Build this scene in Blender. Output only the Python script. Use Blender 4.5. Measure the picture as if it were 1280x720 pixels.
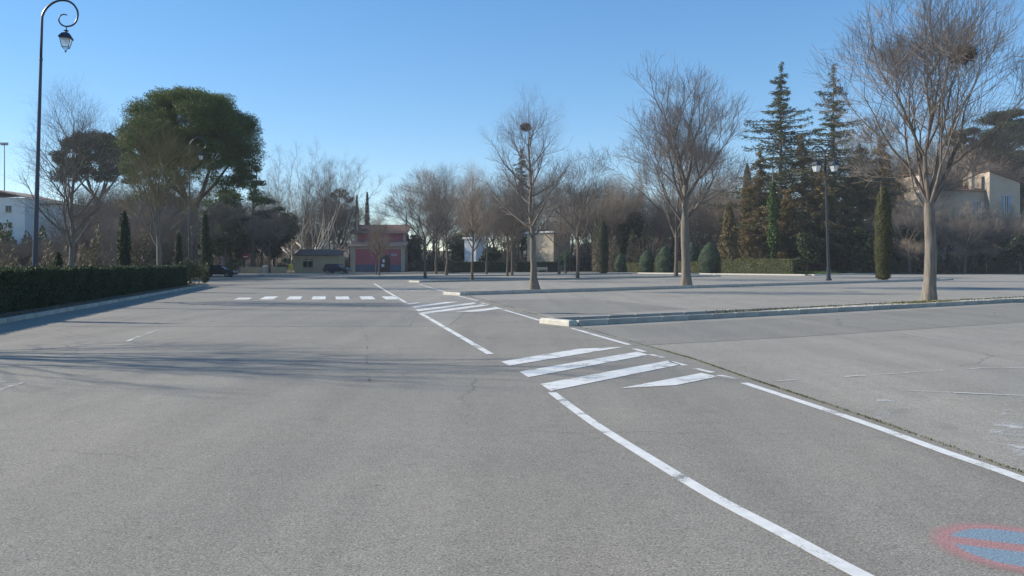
import bpy, math, random
import numpy as np
from mathutils import Vector, Matrix

# ------------------------------------------------------------------ camera, sky, sun, exposure
for o in list(bpy.data.objects): bpy.data.objects.remove(o)
scene = bpy.context.scene
COL = scene.collection
CAMH, FPX, HOR = 1.6, 1000.0, 330.0
cam_d = bpy.data.cameras.new('camera'); cam = bpy.data.objects.new('camera', cam_d); COL.objects.link(cam)
cam.location = (0, 0, CAMH); cam.rotation_euler = (math.pi/2, 0, 0)
cam_d.sensor_width = 36; cam_d.lens = FPX/1280*36; cam_d.shift_y = -(360-HOR)/1280
cam_d.clip_end = 6000; cam_d.clip_start = 0.05
scene.camera = cam
SUN_EL, SUN_AZ = math.radians(28), math.radians(12)      # azimuth: degrees from -X towards +Y
sun_dir = Vector((-math.cos(SUN_AZ)*math.cos(SUN_EL), math.sin(SUN_AZ)*math.cos(SUN_EL), math.sin(SUN_EL)))
world = bpy.data.worlds.new('World'); scene.world = world; world.use_nodes = True
wn = world.node_tree.nodes; wl = world.node_tree.links
sky = wn.new('ShaderNodeTexSky'); sky.sky_type = 'NISHITA'; sky.sun_disc = False
sky.sun_elevation = SUN_EL; sky.sun_rotation = math.radians(-90) + SUN_AZ
sky.altitude = 1500; sky.air_density = 1.0; sky.dust_density = 0.0; sky.ozone_density = 2.0
hs = wn.new('ShaderNodeHueSaturation'); hs.inputs['Saturation'].default_value = 1.55; hs.inputs['Hue'].default_value = 0.503; hs.inputs['Value'].default_value = 1.76
gm = wn.new('ShaderNodeGamma'); gm.inputs[1].default_value = 0.67; wl.new(sky.outputs[0], gm.inputs[0]); wl.new(gm.outputs[0], hs.inputs['Color'])
wl.new(hs.outputs[0], wn['Background'].inputs[0]); wn['Background'].inputs[1].default_value = 0.112
sl = bpy.data.lights.new('sun', 'SUN'); sl.energy = 4.8; sl.angle = math.radians(0.5); sl.color = (1.0, 0.92, 0.8)
so = bpy.data.objects.new('sun', sl); COL.objects.link(so); so.location = (-60, 20, 60)
so.rotation_euler = sun_dir.to_track_quat('Z', 'Y').to_euler()
vs = scene.view_settings; vs.view_transform = 'Standard'; vs.look = 'None'; vs.gamma = 1; vs.use_curve_mapping = False
vs.exposure = 0.62

# ------------------------------------------------------------------ helpers
def G(px, py, z=0.0):
    Y = (CAMH-z)*FPX/(py-HOR); return Vector(((px-640)/FPX*Y, Y, z))
def AT(px, Y, z=0.0): return Vector(((px-640)/FPX*Y, Y, z))
def HZ(py, Y): return CAMH + (HOR-py)/FPX*Y
def mesh_np(name, V, F, smooth=False):
    """V (n,3); F list of arrays of equal-length faces"""
    me = bpy.data.meshes.new(name)
    V = np.asarray(V, dtype=np.float32)
    Fs = F if isinstance(F, list) else [F]
    Fs = [np.asarray(f, dtype=np.int32) for f in Fs if len(f)]
    me.vertices.add(len(V)); me.vertices.foreach_set('co', V.ravel())
    nl = sum(f.size for f in Fs); npoly = sum(len(f) for f in Fs)
    me.loops.add(nl); me.polygons.add(npoly)
    me.loops.foreach_set('vertex_index', np.concatenate([f.ravel() for f in Fs]))
    tot = np.concatenate([np.full(len(f), f.shape[1], dtype=np.int32) for f in Fs])
    st = np.concatenate([[0], np.cumsum(tot)[:-1]]).astype(np.int32)
    me.polygons.foreach_set('loop_start', st); me.polygons.foreach_set('loop_total', tot)
    me.update(calc_edges=True); me.validate()
    me.polygons.foreach_set('use_smooth', np.full(len(me.polygons), smooth, dtype=bool))
    return me
class MB:
    def __init__(s): s.v = []; s.f = {}; s.n = 0
    def add(s, V, F):
        V = np.asarray(V, float).reshape(-1, 3); b = s.n; s.v.append(V); s.n += len(V)
        for f in F: s.f.setdefault(len(f), []).append([i+b for i in f])
        return s
    def addnp(s, V, F):
        b = s.n; s.v.append(np.asarray(V, float)); s.n += len(V)
        s.f.setdefault(F.shape[1], []).extend((F+b).tolist()); return s
    def box(s, x0, x1, y0, y1, z0, z1):
        return s.add([(x0,y0,z0),(x1,y0,z0),(x1,y1,z0),(x0,y1,z0),(x0,y0,z1),(x1,y0,z1),(x1,y1,z1),(x0,y1,z1)],
                     [(0,3,2,1),(4,5,6,7),(0,1,5,4),(1,2,6,5),(2,3,7,6),(3,0,4,7)])
    def bbox(s, x0, x1, y0, y1, z0, z1, b):
        """box with bevelled top edges"""
        V = []
        for (z, i) in ((z0, 0), (z1-b, 0), (z1, b)):
            V += [(x0+i,y0+i,z),(x1-i,y0+i,z),(x1-i,y1-i,z),(x0+i,y1-i,z)]
        F = [(0,3,2,1),(8,9,10,11)]
        for k in (0, 4):
            for i in range(4): j=(i+1)%4; F.append((k+i,k+j,k+4+j,k+4+i))
        return s.add(V, F)
    def prism(s, poly, z0, z1):
        n = len(poly); V = [(p[0],p[1],z0) for p in poly]+[(p[0],p[1],z1) for p in poly]
        F = [tuple(range(n-1,-1,-1)), tuple(range(n,2*n))]+[(i,(i+1)%n,n+(i+1)%n,n+i) for i in range(n)]
        return s.add(V, F)
    def extr_y(s, poly, y0, y1):
        """polygon in (x,z) extruded along y"""
        n = len(poly); V = [(p[0],y0,p[1]) for p in poly]+[(p[0],y1,p[1]) for p in poly]
        F = [tuple(range(n)), tuple(range(2*n-1,n-1,-1))]+[(i,n+i,n+(i+1)%n,(i+1)%n) for i in range(n)]
        return s.add(V, F)
    def lathe(s, prof, seg=16, c=(0,0,0)):
        V = []; F = []
        for r, z in prof:
            for k in range(seg):
                a = 2*math.pi*k/seg; V.append((c[0]+r*math.cos(a), c[1]+r*math.sin(a), c[2]+z))
        m = len(prof)
        for i in range(m-1):
            for k in range(seg): F.append((i*seg+k, i*seg+(k+1)%seg, (i+1)*seg+(k+1)%seg, (i+1)*seg+k))
        F.append(tuple(range(seg-1,-1,-1))); F.append(tuple((m-1)*seg+k for k in range(seg)))
        return s.add(V, F)
    def tube(s, pts, r, sides=8):
        pts = [Vector(p) for p in pts]; n = len(pts)
        rr = r if hasattr(r, '__len__') else [r]*n
        V = []; F = []; ref = None
        for i in range(n):
            t = (pts[min(i+1,n-1)]-pts[max(i-1,0)]).normalized()
            if ref is None: ref = t.orthogonal().normalized()
            ref = (ref - t*ref.dot(t)).normalized(); b = t.cross(ref)
            for k in range(sides):
                a = 2*math.pi*k/sides; V.append(pts[i]+(ref*math.cos(a)+b*math.sin(a))*rr[i])
        for i in range(n-1):
            for k in range(sides): F.append((i*sides+k, i*sides+(k+1)%sides, (i+1)*sides+(k+1)%sides, (i+1)*sides+k))
        F.append(tuple(range(sides-1,-1,-1))); F.append(tuple((n-1)*sides+k for k in range(sides)))
        return s.add([tuple(v) for v in V], F)
    def mesh(s, name, smooth=False):
        return mesh_np(name, np.concatenate(s.v), [np.array(f) for f in s.f.values()], smooth)
def link(name, me, mat=None, parent=None, loc=None, rz=0):
    o = bpy.data.objects.new(name, me); COL.objects.link(o)
    if mat is not None and me is not None and len(me.materials) == 0: me.materials.append(mat)
    if parent: o.parent = parent
    if loc is not None: o.location = loc
    if rz: o.rotation_euler = (0, 0, rz)
    return o
def tag(o, label=None, cat=None, group=None, kind=None):
    if label: o['label'] = label
    if cat: o['category'] = cat
    if group: o['group'] = group
    if kind: o['kind'] = kind
    return o
def thing(name, label, cat, loc=(0,0,0), rz=0, group=None, scale=1):
    o = link(name, None, None, None, loc, rz); o.scale = (scale,)*3 if not hasattr(scale, '__len__') else scale
    return tag(o, label, cat, group)
def copy_tree(o, parent=None):
    c = o.copy(); COL.objects.link(c); c.parent = parent
    for ch in list(o.children): copy_tree(ch, c)
    return c

# ------------------------------------------------------------------ materials
def mat_new(name):
    m = bpy.data.materials.new(name); m.use_nodes = True
    return m, m.node_tree.nodes, m.node_tree.links, m.node_tree.nodes['Principled BSDF']
def ramp(n, stops):
    r = n.new('ShaderNodeValToRGB'); e = r.color_ramp.elements
    while len(e) > 1: e.remove(e[-1])
    e[0].position = stops[0][0]; e[0].color = (*stops[0][1], 1)
    for p, c in stops[1:]:
        k = e.new(p); k.color = (*c, 1)
    return r
def g3(v): return (v, v, v)
def mix(n, l, a, b, fac, mode='MIX'):
    m = n.new('ShaderNodeMix'); m.data_type = 'RGBA'; m.blend_type = mode
    for s, v in ((6, a), (7, b)):
        if isinstance(v, tuple): m.inputs[s].default_value = (*v, 1)
        else: l.new(v, m.inputs[s])
    if isinstance(fac, (int, float)): m.inputs[0].default_value = fac
    else: l.new(fac, m.inputs[0])
    return m.outputs[2]
def noise(n, l, vec, scale, detail=3, rough=0.55):
    t = n.new('ShaderNodeTexNoise'); t.inputs['Scale'].default_value = scale
    t.inputs['Detail'].default_value = detail; t.inputs['Roughness'].default_value = rough
    if vec is not None: l.new(vec, t.inputs['Vector'])
    return t
def worldpos(n, l, rotz=0, scale=(1,1,1)):
    g = n.new('ShaderNodeNewGeometry'); m = n.new('ShaderNodeMapping')
    m.inputs['Rotation'].default_value = (0, 0, rotz); m.inputs['Scale'].default_value = scale
    l.new(g.outputs['Position'], m.inputs[0]); return m.outputs[0]
def asphalt(name, tint=(0.24,0.222,0.189), dark=1.0):
    m, n, l, b = mat_new(name)
    p = worldpos(n, l)
    fine = noise(n, l, p, 72, 3, 0.75); r1 = ramp(n, [(0.3, g3(0.58)), (0.5, g3(1.0)), (0.72, g3(1.38))])
    l.new(fine.outputs[0], r1.inputs[0])
    vor = n.new('ShaderNodeTexVoronoi'); vor.inputs['Scale'].default_value = 105; l.new(p, vor.inputs['Vector'])
    r2 = ramp(n, [(0.0, g3(0.55)), (0.12, g3(0.85)), (0.5, g3(1.0)), (0.85, g3(1.12)), (1.0, g3(1.45))])
    sep = n.new('ShaderNodeSeparateColor'); l.new(vor.outputs['Color'], sep.inputs[0]); l.new(sep.outputs[0], r2.inputs[0])
    med = noise(n, l, p, 5.5, 4, 0.65); r3 = ramp(n, [(0.3, g3(0.94)), (0.7, g3(1.05))]); l.new(med.outputs[0], r3.inputs[0])
    big = noise(n, l, p, 0.33, 4, 0.55); r4 = ramp(n, [(0.3, (0.9,0.907,0.92)), (0.7, (1.09,1.08,1.06))]); l.new(big.outputs[0], r4.inputs[0])
    ps = worldpos(n, l, math.radians(-12), (1.3, 0.06, 1))
    stk = noise(n, l, ps, 1.0, 4, 0.6); r5 = ramp(n, [(0.32, g3(0.9)), (0.66, g3(1.06))]); l.new(stk.outputs[0], r5.inputs[0])
    # tyre and oil stains
    oil = noise(n, l, worldpos(n, l, 0.4, (1, 0.7, 1)), 0.9, 5, 0.7); r6 = ramp(n, [(0.0, g3(0.7)), (0.31, g3(0.84)), (0.41, g3(1))]); l.new(oil.outputs[0], r6.inputs[0])
    sp = n.new('ShaderNodeTexVoronoi'); sp.inputs['Scale'].default_value = 1.6; l.new(p, sp.inputs['Vector'])
    r7 = ramp(n, [(0.0, g3(0.45)), (0.02, g3(0.6)), (0.034, g3(1))]); l.new(sp.outputs['Distance'], r7.inputs[0])
    wv = noise(n, l, p, 1.4, 4, 0.6); wadd = n.new('ShaderNodeVectorMath'); wadd.operation = 'MULTIPLY_ADD'; wadd.inputs[1].default_value = (0.55,0.55,0); l.new(wv.outputs['Color'], wadd.inputs[0]); l.new(p, wadd.inputs[2])
    ck = n.new('ShaderNodeTexVoronoi'); ck.feature = 'DISTANCE_TO_EDGE'; ck.inputs['Scale'].default_value = 0.22; l.new(wadd.outputs[0], ck.inputs['Vector'])
    rk = ramp(n, [(0.0, g3(0.62)), (0.0022, g3(0.72)), (0.005, g3(1))]); l.new(ck.outputs['Distance'], rk.inputs[0])
    mk = noise(n, l, p, 0.17, 2); rm = ramp(n, [(0.5, g3(0)), (0.6, g3(1))]); l.new(mk.outputs[0], rm.inputs[0])
    class _o: pass
    r8 = _o(); r8.outputs = [mix(n, l, (1.0,1.0,1.0), rk.outputs[0], rm.outputs[0])]
    c = mix(n, l, tuple(x*dark for x in tint), r1.outputs[0], 1, 'MULTIPLY')
    for r in (r2, r3, r4, r5, r6, r7, r8): c = mix(n, l, c, r.outputs[0], 1, 'MULTIPLY')
    l.new(c, b.inputs['Base Color']); b.inputs['Roughness'].default_value = 0.88
    b.inputs['Specular IOR Level'].default_value = 0.3
    bp = n.new('ShaderNodeBump'); bp.inputs['Strength'].default_value = 0.55; bp.inputs['Distance'].default_value = 0.006
    l.new(fine.outputs[0], bp.inputs['Height']); l.new(bp.outputs[0], b.inputs['Normal'])
    return m
def paint(name, col=(0.72,0.72,0.7), wear=0.5):
    """road paint that has worn off the stones in places"""
    m, n, l, b = mat_new(name)
    p = worldpos(n, l); f = noise(n, l, p, 70, 3, 0.7); w = noise(n, l, p, 2.2, 4, 0.6)
    a = n.new('ShaderNodeMath'); a.operation = 'MULTIPLY_ADD'; a.inputs[1].default_value = 0.55
    l.new(f.outputs[0], a.inputs[0]); l.new(w.outputs[0], a.inputs[2])
    r = ramp(n, [(wear, g3(0)), (wear+0.16, g3(1))]); l.new(a.outputs[0], r.inputs[0])
    d = noise(n, l, p, 9, 4); rd = ramp(n, [(0.3, g3(0.85)), (0.7, g3(1.05))]); l.new(d.outputs[0], rd.inputs[0])
    c = mix(n, l, col, rd.outputs[0], 1, 'MULTIPLY')
    l.new(c, b.inputs['Base Color']); b.inputs['Roughness'].default_value = 0.75
    tr = n.new('ShaderNodeBsdfTransparent'); mx = n.new('ShaderNodeMixShader')
    l.new(r.outputs[0], mx.inputs[0]); l.new(tr.outputs[0], mx.inputs[1]); l.new(b.outputs[0], mx.inputs[2])
    l.new(mx.outputs[0], n['Material Output'].inputs[0]); return m
def solid(name, col, rough=0.7, metal=0, var=0.12, scale=4.0, obj_var=0.0, bump=0.0, spec=0.4):
    m, n, l, b = mat_new(name)
    tc = n.new('ShaderNodeTexCoord'); t = noise(n, l, tc.outputs['Object'], scale, 5, 0.62)
    r = ramp(n, [(0.28, g3(1-var)), (0.72, g3(1+var))]); l.new(t.outputs[0], r.inputs[0])
    c = mix(n, l, tuple(col), r.outputs[0], 1, 'MULTIPLY')
    if obj_var:
        oi = n.new('ShaderNodeObjectInfo'); ro = ramp(n, [(0, g3(1-obj_var)), (1, g3(1+obj_var))])
        l.new(oi.outputs['Random'], ro.inputs[0]); c = mix(n, l, c, ro.outputs[0], 1, 'MULTIPLY')
    l.new(c, b.inputs['Base Color']); b.inputs['Roughness'].default_value = rough; b.inputs['Metallic'].default_value = metal
    b.inputs['Specular IOR Level'].default_value = spec
    if bump:
        f = noise(n, l, tc.outputs['Object'], scale*9, 3, 0.7)
        bp = n.new('ShaderNodeBump'); bp.inputs['Strength'].default_value = bump; bp.inputs['Distance'].default_value = 0.02
        l.new(f.outputs[0], bp.inputs['Height']); l.new(bp.outputs[0], b.inputs['Normal'])
    return m
def bark(name, col, col2, streak=14):
    m, n, l, b = mat_new(name)
    tc = n.new('ShaderNodeTexCoord'); mp = n.new('ShaderNodeMapping'); mp.inputs['Scale'].default_value = (streak, streak, 1.6)
    l.new(tc.outputs['Object'], mp.inputs[0]); t = noise(n, l, mp.outputs[0], 1, 5, 0.65)
    r = ramp(n, [(0.3, col2), (0.62, col)]); l.new(t.outputs[0], r.inputs[0])
    l.new(r.outputs[0], b.inputs['Base Color']); b.inputs['Roughness'].default_value = 0.9; b.inputs['Specular IOR Level'].default_value = 0.2
    bp = n.new('ShaderNodeBump'); bp.inputs['Strength'].default_value = 0.6; bp.inputs['Distance'].default_value = 0.03
    l.new(t.outputs[0], bp.inputs['Height']); l.new(bp.outputs[0], b.inputs['Normal']); return m
def leafmat(name, cols, trans=0.25, big=0.35):
    """cols: list of base colours, one picked per leaf; large patches vary gently"""
    m, n, l, b = mat_new(name)
    g = n.new('ShaderNodeNewGeometry'); k = len(cols)
    r = ramp(n, [(i/max(k-1,1), c) for i, c in enumerate(cols)]); l.new(g.outputs['Random Per Island'], r.inputs[0])
    tc = n.new('ShaderNodeTexCoord'); t = noise(n, l, tc.outputs['Object'], big, 3)
    rb = ramp(n, [(0.3, g3(0.72)), (0.7, g3(1.25))]); l.new(t.outputs[0], rb.inputs[0])
    c = mix(n, l, r.outputs[0], rb.outputs[0], 1, 'MULTIPLY')
    l.new(c, b.inputs['Base Color']); b.inputs['Roughness'].default_value = 0.65; b.inputs['Specular IOR Level'].default_value = 0.25
    if trans:
        td = n.new('ShaderNodeBsdfTranslucent'); l.new(c, td.inputs[0]); mx = n.new('ShaderNodeMixShader'); mx.inputs[0].default_value = trans
        l.new(b.outputs[0], mx.inputs[1]); l.new(td.outputs[0], mx.inputs[2]); l.new(mx.outputs[0], n['Material Output'].inputs[0])
    return m

M = {}
M['road'] = asphalt('asphalt_road'); M['lot'] = asphalt('asphalt_car_park', (0.28,0.26,0.223))
M['patch'] = asphalt('asphalt_newer', (0.225,0.211,0.184)); M['patch_light'] = asphalt('asphalt_older', (0.262,0.245,0.212))
M['seam'] = paint('tar_seam', (0.12,0.12,0.12), 0.8)
M['paint'] = paint('road_paint', (0.66,0.66,0.63), 0.56); M['paint_worn'] = paint('road_paint_worn', (0.6,0.6,0.57), 0.78)
M['paint_faint'] = paint('road_paint_faint', (0.58,0.57,0.53), 0.7)
M['kerb'] = solid('concrete_kerb', (0.38,0.35,0.3), 0.9, var=0.25, scale=3, obj_var=0.13, bump=0.35)
M['kerb_white'] = solid('kerb_white_paint', (0.47,0.445,0.38), 0.8, var=0.2, scale=5, bump=0.3)
M['soil'] = solid('bare_soil', (0.13,0.1,0.075), 0.95, var=0.35, scale=3, bump=0.6)
M['ground'] = solid('dry_ground', (0.13,0.12,0.07), 0.95, var=0.4, scale=0.15, bump=0.3)
M['gravel'] = solid('pale_gravel', (0.55,0.5,0.42), 0.95, var=0.3, scale=6, bump=0.7)
M['verge'] = solid('leaf_litter_ground', (0.1,0.08,0.055), 0.95, var=0.4, scale=0.8, bump=0.5)
M['pavement'] = solid('pale_pavement', (0.42,0.39,0.33), 0.9, var=0.15, scale=0.6)
M['bark_grey'] = bark('bark_grey', (0.215,0.19,0.158), (0.11,0.093,0.077))
M['bark_limb'] = bark('bark_limb', (0.2,0.17,0.145), (0.11,0.092,0.078))
M['bark_dark'] = bark('bark_dark', (0.16,0.13,0.105), (0.07,0.058,0.047))
M['bark_pine'] = bark('bark_pine', (0.15,0.115,0.09), (0.07,0.052,0.042), 8)
M['bark_white'] = bark('bark_plane', (0.56,0.51,0.43), (0.3,0.27,0.21), 3)
M['bark_shoot'] = bark('bark_plane_shoot', (0.58,0.52,0.43), (0.32,0.28,0.22), 3)
M['twig'] = solid('twig', (0.235,0.2,0.175), 0.9, var=0.2, scale=0.5, spec=0.2)
M['twig_dark'] = solid('twig_dark', (0.17,0.145,0.125), 0.9, var=0.25, scale=0.4, obj_var=0.2, spec=0.2)
M['twig_brown'] = solid('twig_brown', (0.215,0.172,0.135), 0.9, var=0.3, scale=0.3, obj_var=0.3, spec=0.2)
M['twig_olive'] = solid('twig_olive', (0.2,0.165,0.09), 0.9, var=0.25, scale=0.4, spec=0.2)
M['twig_pale'] = solid('twig_pale', (0.19,0.155,0.125), 0.9, var=0.25, scale=0.4, spec=0.2)
M['hedge_leaf'] = leafmat('hedge_leaf', [(0.022,0.038,0.014),(0.032,0.055,0.019),(0.045,0.07,0.027),(0.07,0.085,0.034)], 0.2, 0.8)
M['hedge_leaf_y'] = leafmat('hedge_leaf_yellow', [(0.09,0.1,0.025),(0.13,0.14,0.035),(0.17,0.165,0.05),(0.11,0.13,0.035)], 0.25, 0.5)
M['hedge_core'] = solid('hedge_core', (0.03,0.035,0.018), 0.95, var=0.3)
M['box_leaf'] = leafmat('topiary_leaf', [(0.045,0.08,0.045),(0.065,0.11,0.06),(0.085,0.13,0.07)], 0.15, 0.8)
M['cyp_leaf'] = leafmat('cypress_leaf', [(0.05,0.056,0.016),(0.07,0.072,0.02),(0.095,0.09,0.026)], 0.15, 0.9)
M['cyp_dark'] = leafmat('cypress_dark_leaf', [(0.022,0.035,0.016),(0.035,0.05,0.02),(0.05,0.06,0.025)], 0.15, 0.7)
M['cyp_brown'] = leafmat('brown_conifer_leaf', [(0.13,0.1,0.042),(0.17,0.135,0.05),(0.22,0.15,0.07),(0.125,0.122,0.042)], 0.35, 0.25)
M['pine_leaf'] = leafmat('stone_pine_needles', [(0.048,0.08,0.017),(0.078,0.115,0.024),(0.115,0.15,0.035),(0.068,0.098,0.02)], 0.25, 0.25)
M['pine_dark'] = leafmat('dark_pine_needles', [(0.035,0.05,0.022),(0.05,0.066,0.03),(0.065,0.075,0.035)], 0.2, 0.25)
M['spruce_leaf'] = leafmat('spruce_needles', [(0.06,0.082,0.04),(0.08,0.1,0.045),(0.1,0.112,0.052),(0.12,0.108,0.055)], 0.2, 0.2)
M['cedar_leaf'] = leafmat('cedar_needles', [(0.03,0.05,0.035),(0.045,0.068,0.045),(0.06,0.08,0.055)], 0.2, 0.3)
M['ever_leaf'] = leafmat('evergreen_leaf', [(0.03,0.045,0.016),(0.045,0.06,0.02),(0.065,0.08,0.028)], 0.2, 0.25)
M['ivy_leaf'] = leafmat('ivy_leaf', [(0.035,0.065,0.015),(0.06,0.1,0.022),(0.09,0.13,0.03)], 0.2, 0.5)
M['brush_leaf'] = leafmat('dry_brush', [(0.12,0.095,0.065),(0.16,0.125,0.085),(0.09,0.09,0.045),(0.19,0.145,0.1)], 0.15, 0.2)
M['bush_leaf'] = leafmat('light_bush_leaf', [(0.08,0.11,0.04),(0.12,0.15,0.06),(0.16,0.18,0.08)], 0.25, 0.8)
M['grass'] = leafmat('grass', [(0.09,0.1,0.03),(0.13,0.125,0.045),(0.18,0.155,0.07)], 0.2, 0.8)
M['grass_green'] = leafmat('grass_green', [(0.05,0.09,0.018),(0.08,0.13,0.025),(0.1,0.14,0.03)], 0.2, 0.4)
M['dead_leaf'] = leafmat('dead_leaf', [(0.25,0.12,0.03),(0.3,0.18,0.06),(0.18,0.09,0.03)], 0.2, 1)
M['lamp_blue'] = solid('lamp_paint_blue', (0.018,0.028,0.06), 0.35, 0.0, 0.15, 3, spec=0.5)
M['lamp_dark'] = solid('lamp_paint_dark', (0.02,0.025,0.035), 0.4, 0.0, 0.15, 3, spec=0.5)
m, n, l, b = mat_new('lantern_glass'); b.inputs['Base Color'].default_value = (0.85,0.9,0.93,1); b.inputs['Roughness'].default_value = 0.12
b.inputs['Transmission Weight'].default_value = 0.55; b.inputs['IOR'].default_value = 1.1; M['lantern'] = m
m, n, l, b = mat_new('window_glass'); b.inputs['Base Color'].default_value = (0.02,0.025,0.03,1); b.inputs['Roughness'].default_value = 0.08; M['glass'] = m
M['pink'] = solid('pink_render', (0.45,0.125,0.145), 0.9, var=0.14, scale=0.7)
M['blue_base'] = solid('blue_grey_render', (0.12,0.15,0.2), 0.9, var=0.15, scale=0.8)
M['cream'] = solid('cream_render', (0.5,0.42,0.3), 0.9, var=0.12, scale=0.6)
M['orange'] = solid('ochre_render', (0.6,0.36,0.17), 0.9, var=0.12, scale=0.6)
M['ochre'] = solid('sand_render', (0.52,0.37,0.21), 0.9, var=0.14, scale=0.6)
M['stonewall'] = solid('pale_villa_render', (0.44,0.37,0.295), 0.9, var=0.13, scale=0.5)
M['white'] = solid('white_render', (0.74,0.74,0.72), 0.85, var=0.08, scale=0.5)
M['whiteplain'] = solid('white_paint', (0.75,0.75,0.74), 0.6, var=0.05)
M['tile'] = solid('roof_tile', (0.19,0.115,0.085), 0.9, var=0.3, scale=2.5)
M['tile_pale'] = solid('roof_tile_pale', (0.3,0.22,0.165), 0.9, var=0.25, scale=2.0)
M['shutter_blue'] = solid('blue_shutter', (0.2,0.33,0.5), 0.6, var=0.1)
M['wood_dark'] = solid('dark_wood', (0.07,0.05,0.035), 0.7, var=0.2)
M['wood'] = solid('bench_wood', (0.25,0.2,0.14), 0.7, var=0.2)
M['grey_metal'] = solid('grey_metal', (0.35,0.36,0.37), 0.5, 0.3, 0.1)
M['red'] = solid('sign_red', (0.45,0.03,0.03), 0.5, var=0.05)
M['yellow'] = solid('letterbox_yellow', (0.7,0.55,0.06), 0.5, var=0.08)
M['car_dark'] = solid('car_paint_dark', (0.014,0.018,0.03), 0.2, 0.0, 0.05, spec=0.6)
M['car_grey'] = solid('car_paint_blue_grey', (0.03,0.04,0.06), 0.22, 0.2, 0.05, spec=0.6)
M['tyre'] = solid('tyre_rubber', (0.02,0.02,0.02), 0.8); M['rim'] = solid('alloy_rim', (0.45,0.45,0.46), 0.35, 0.7, 0.05)
M['taillight'] = solid('tail_light_red', (0.4,0.02,0.02), 0.2, var=0.02); M['headlight'] = solid('headlight_clear', (0.6,0.62,0.65), 0.1, 0.2, 0.02)
M['straw'] = solid('nest_sticks', (0.05,0.037,0.027), 0.95, var=0.3)

# ------------------------------------------------------------------ ground, road and car park
ROADDIR = Vector((-0.225, 1, 0)).normalized()
def sheet(name, pts, z, mat, parent=None, label=None, kind=None):
    V = [(p[0], p[1], z) for p in pts]
    o = link(name, MB().add(V, [tuple(range(len(V)))]).mesh(name), mat, parent)
    if kind: tag(o, label, None, None, kind)
    return o
def kerb_x(Y): return -13.8-0.235*(Y-21.6)                # left kerb line
gnd = sheet('ground', [(-340,-60),(340,-60),(340,318),(-340,318)], -0.06, M['ground'], kind='structure')
jpts = [(9.0,-24),(5.9,-6),(4.75,0.5)]+[tuple(G(px,py).xy) for px, py in ((1285,600),(1180,561),(1060,518),(930,474),(860,449),(800,432),(690,400),(600,374),(560,364),(520,354))]
jpts = [(p[0]+0.09, p[1]) for p in jpts]
jend = (jpts[-1][0]-18, 150)
road_poly = [(kerb_x(-24),-24)]+jpts+[jend, (-200,150), (-200,66), (kerb_x(66)-1,66), (kerb_x(60),60)]
road = sheet('road', road_poly, 0.0, M['road'], kind='structure')
lot_poly = [(160,-24),(160,139)]+[(-15,152), jend]+jpts[::-1]
lot = sheet('car_park', lot_poly, -0.001, M['lot'], kind='structure')
def decal(name, pxs, z, mat, parent): return sheet(name, [G(*p).xy for p in pxs], z, mat, parent)
# resurfaced patches
decal('asphalt_patch', [(792,432.5),(1000,421),(1290,402),(1290,379),(1000,396),(715,410.5)], 0.003, M['patch'], lot)
decal('asphalt_patch', [(604,375.5),(740,373.5),(860,386),(695,395.5)], 0.003, M['patch'], lot)
decal('asphalt_patch', [(300,352),(455,352),(500,378),(545,408),(60,408.5),(110,398)], 0.003, M['patch'], road)
decal('asphalt_patch', [(466,354.5),(520,354.5),(600,375),(560,408),(545,408),(500,378)], 0.0035, M['patch_light'], road)
def wline(pxs, w, name='tar_seam', mat='seam', parent=None, z=0.005):
    pts = [G(*p) for p in pxs]; return ribbon(name, pts, w, z, M[mat], parent)
def ribbon(name, pts, w, z, mat, parent, sub=4, jit=0.0):
    P = []
    for i in range(len(pts)-1):
        for k in range(sub):
            t = k/sub
            p0 = pts[max(i-1,0)]; p1 = pts[i]; p2 = pts[i+1]; p3 = pts[min(i+2,len(pts)-1)]
            P.append(0.5*((2*p1)+(-p0+p2)*t+(2*p0-5*p1+4*p2-p3)*t*t+(-p0+3*p1-3*p2+p3)*t**3))
    P.append(pts[-1].copy()); V = []; rr = random.Random(len(P))
    for i, p in enumerate(P):
        t = (P[min(i+1,len(P)-1)]-P[max(i-1,0)]); t.z = 0; t.normalize(); nn = Vector((-t.y, t.x, 0))*w/2
        j = nn*rr.uniform(-jit, jit)
        V += [tuple(p+nn+j), tuple(p-nn+j)]
    V = [(v[0], v[1], z) for v in V]
    F = [(2*i, 2*i+1, 2*i+3, 2*i+2) for i in range(len(P)-1)]
    return link(name, MB().add(V, F).mesh(name), mat, parent)
wline([(60,408.4),(300,408.6),(545,408.4),(700,409.3)], 0.05, parent=road)
wline([(452,408),(459,425),(458,450),(462,478)], 0.03, parent=road)
wline([(519,379),(521,392),(512,408)], 0.03, parent=road)
# lane lines
wline([(612.8,442.8),(575,420.5),(525.3,391.6)], 0.13, 'lane_line', 'paint', road, 0.006)
wline([(508,378.6),(484.7,365),(467.5,354.5)], 0.14, 'lane_line', 'paint', road, 0.006)
wline([(690,491),(741,528.6),(812.5,573.8),(892,621.6),(972,664),(1073,718),(1180,770),(1420,870)], 0.11, 'lane_line', 'paint', road, 0.006)
wline([(524,355.5),(545,361.5),(572,369.5)], 0.13, 'lane_line', 'paint', road, 0.006)
wline([(574,370.2),(597,376)], 0.13, 'lane_line', 'paint', road, 0.006)
wline([(630,387.5),(655,394.8),(678,401.8)], 0.12, 'lane_line', 'paint', road, 0.006)
wline([(715,410.5),(752,421.3),(788,431.5)], 0.12, 'lane_line', 'paint', road, 0.006)
wline([(930,479),(1060,522),(1180,565),(1285,602),(1500,690)], 0.12, 'lane_line', 'paint', road, 0.006)
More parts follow.
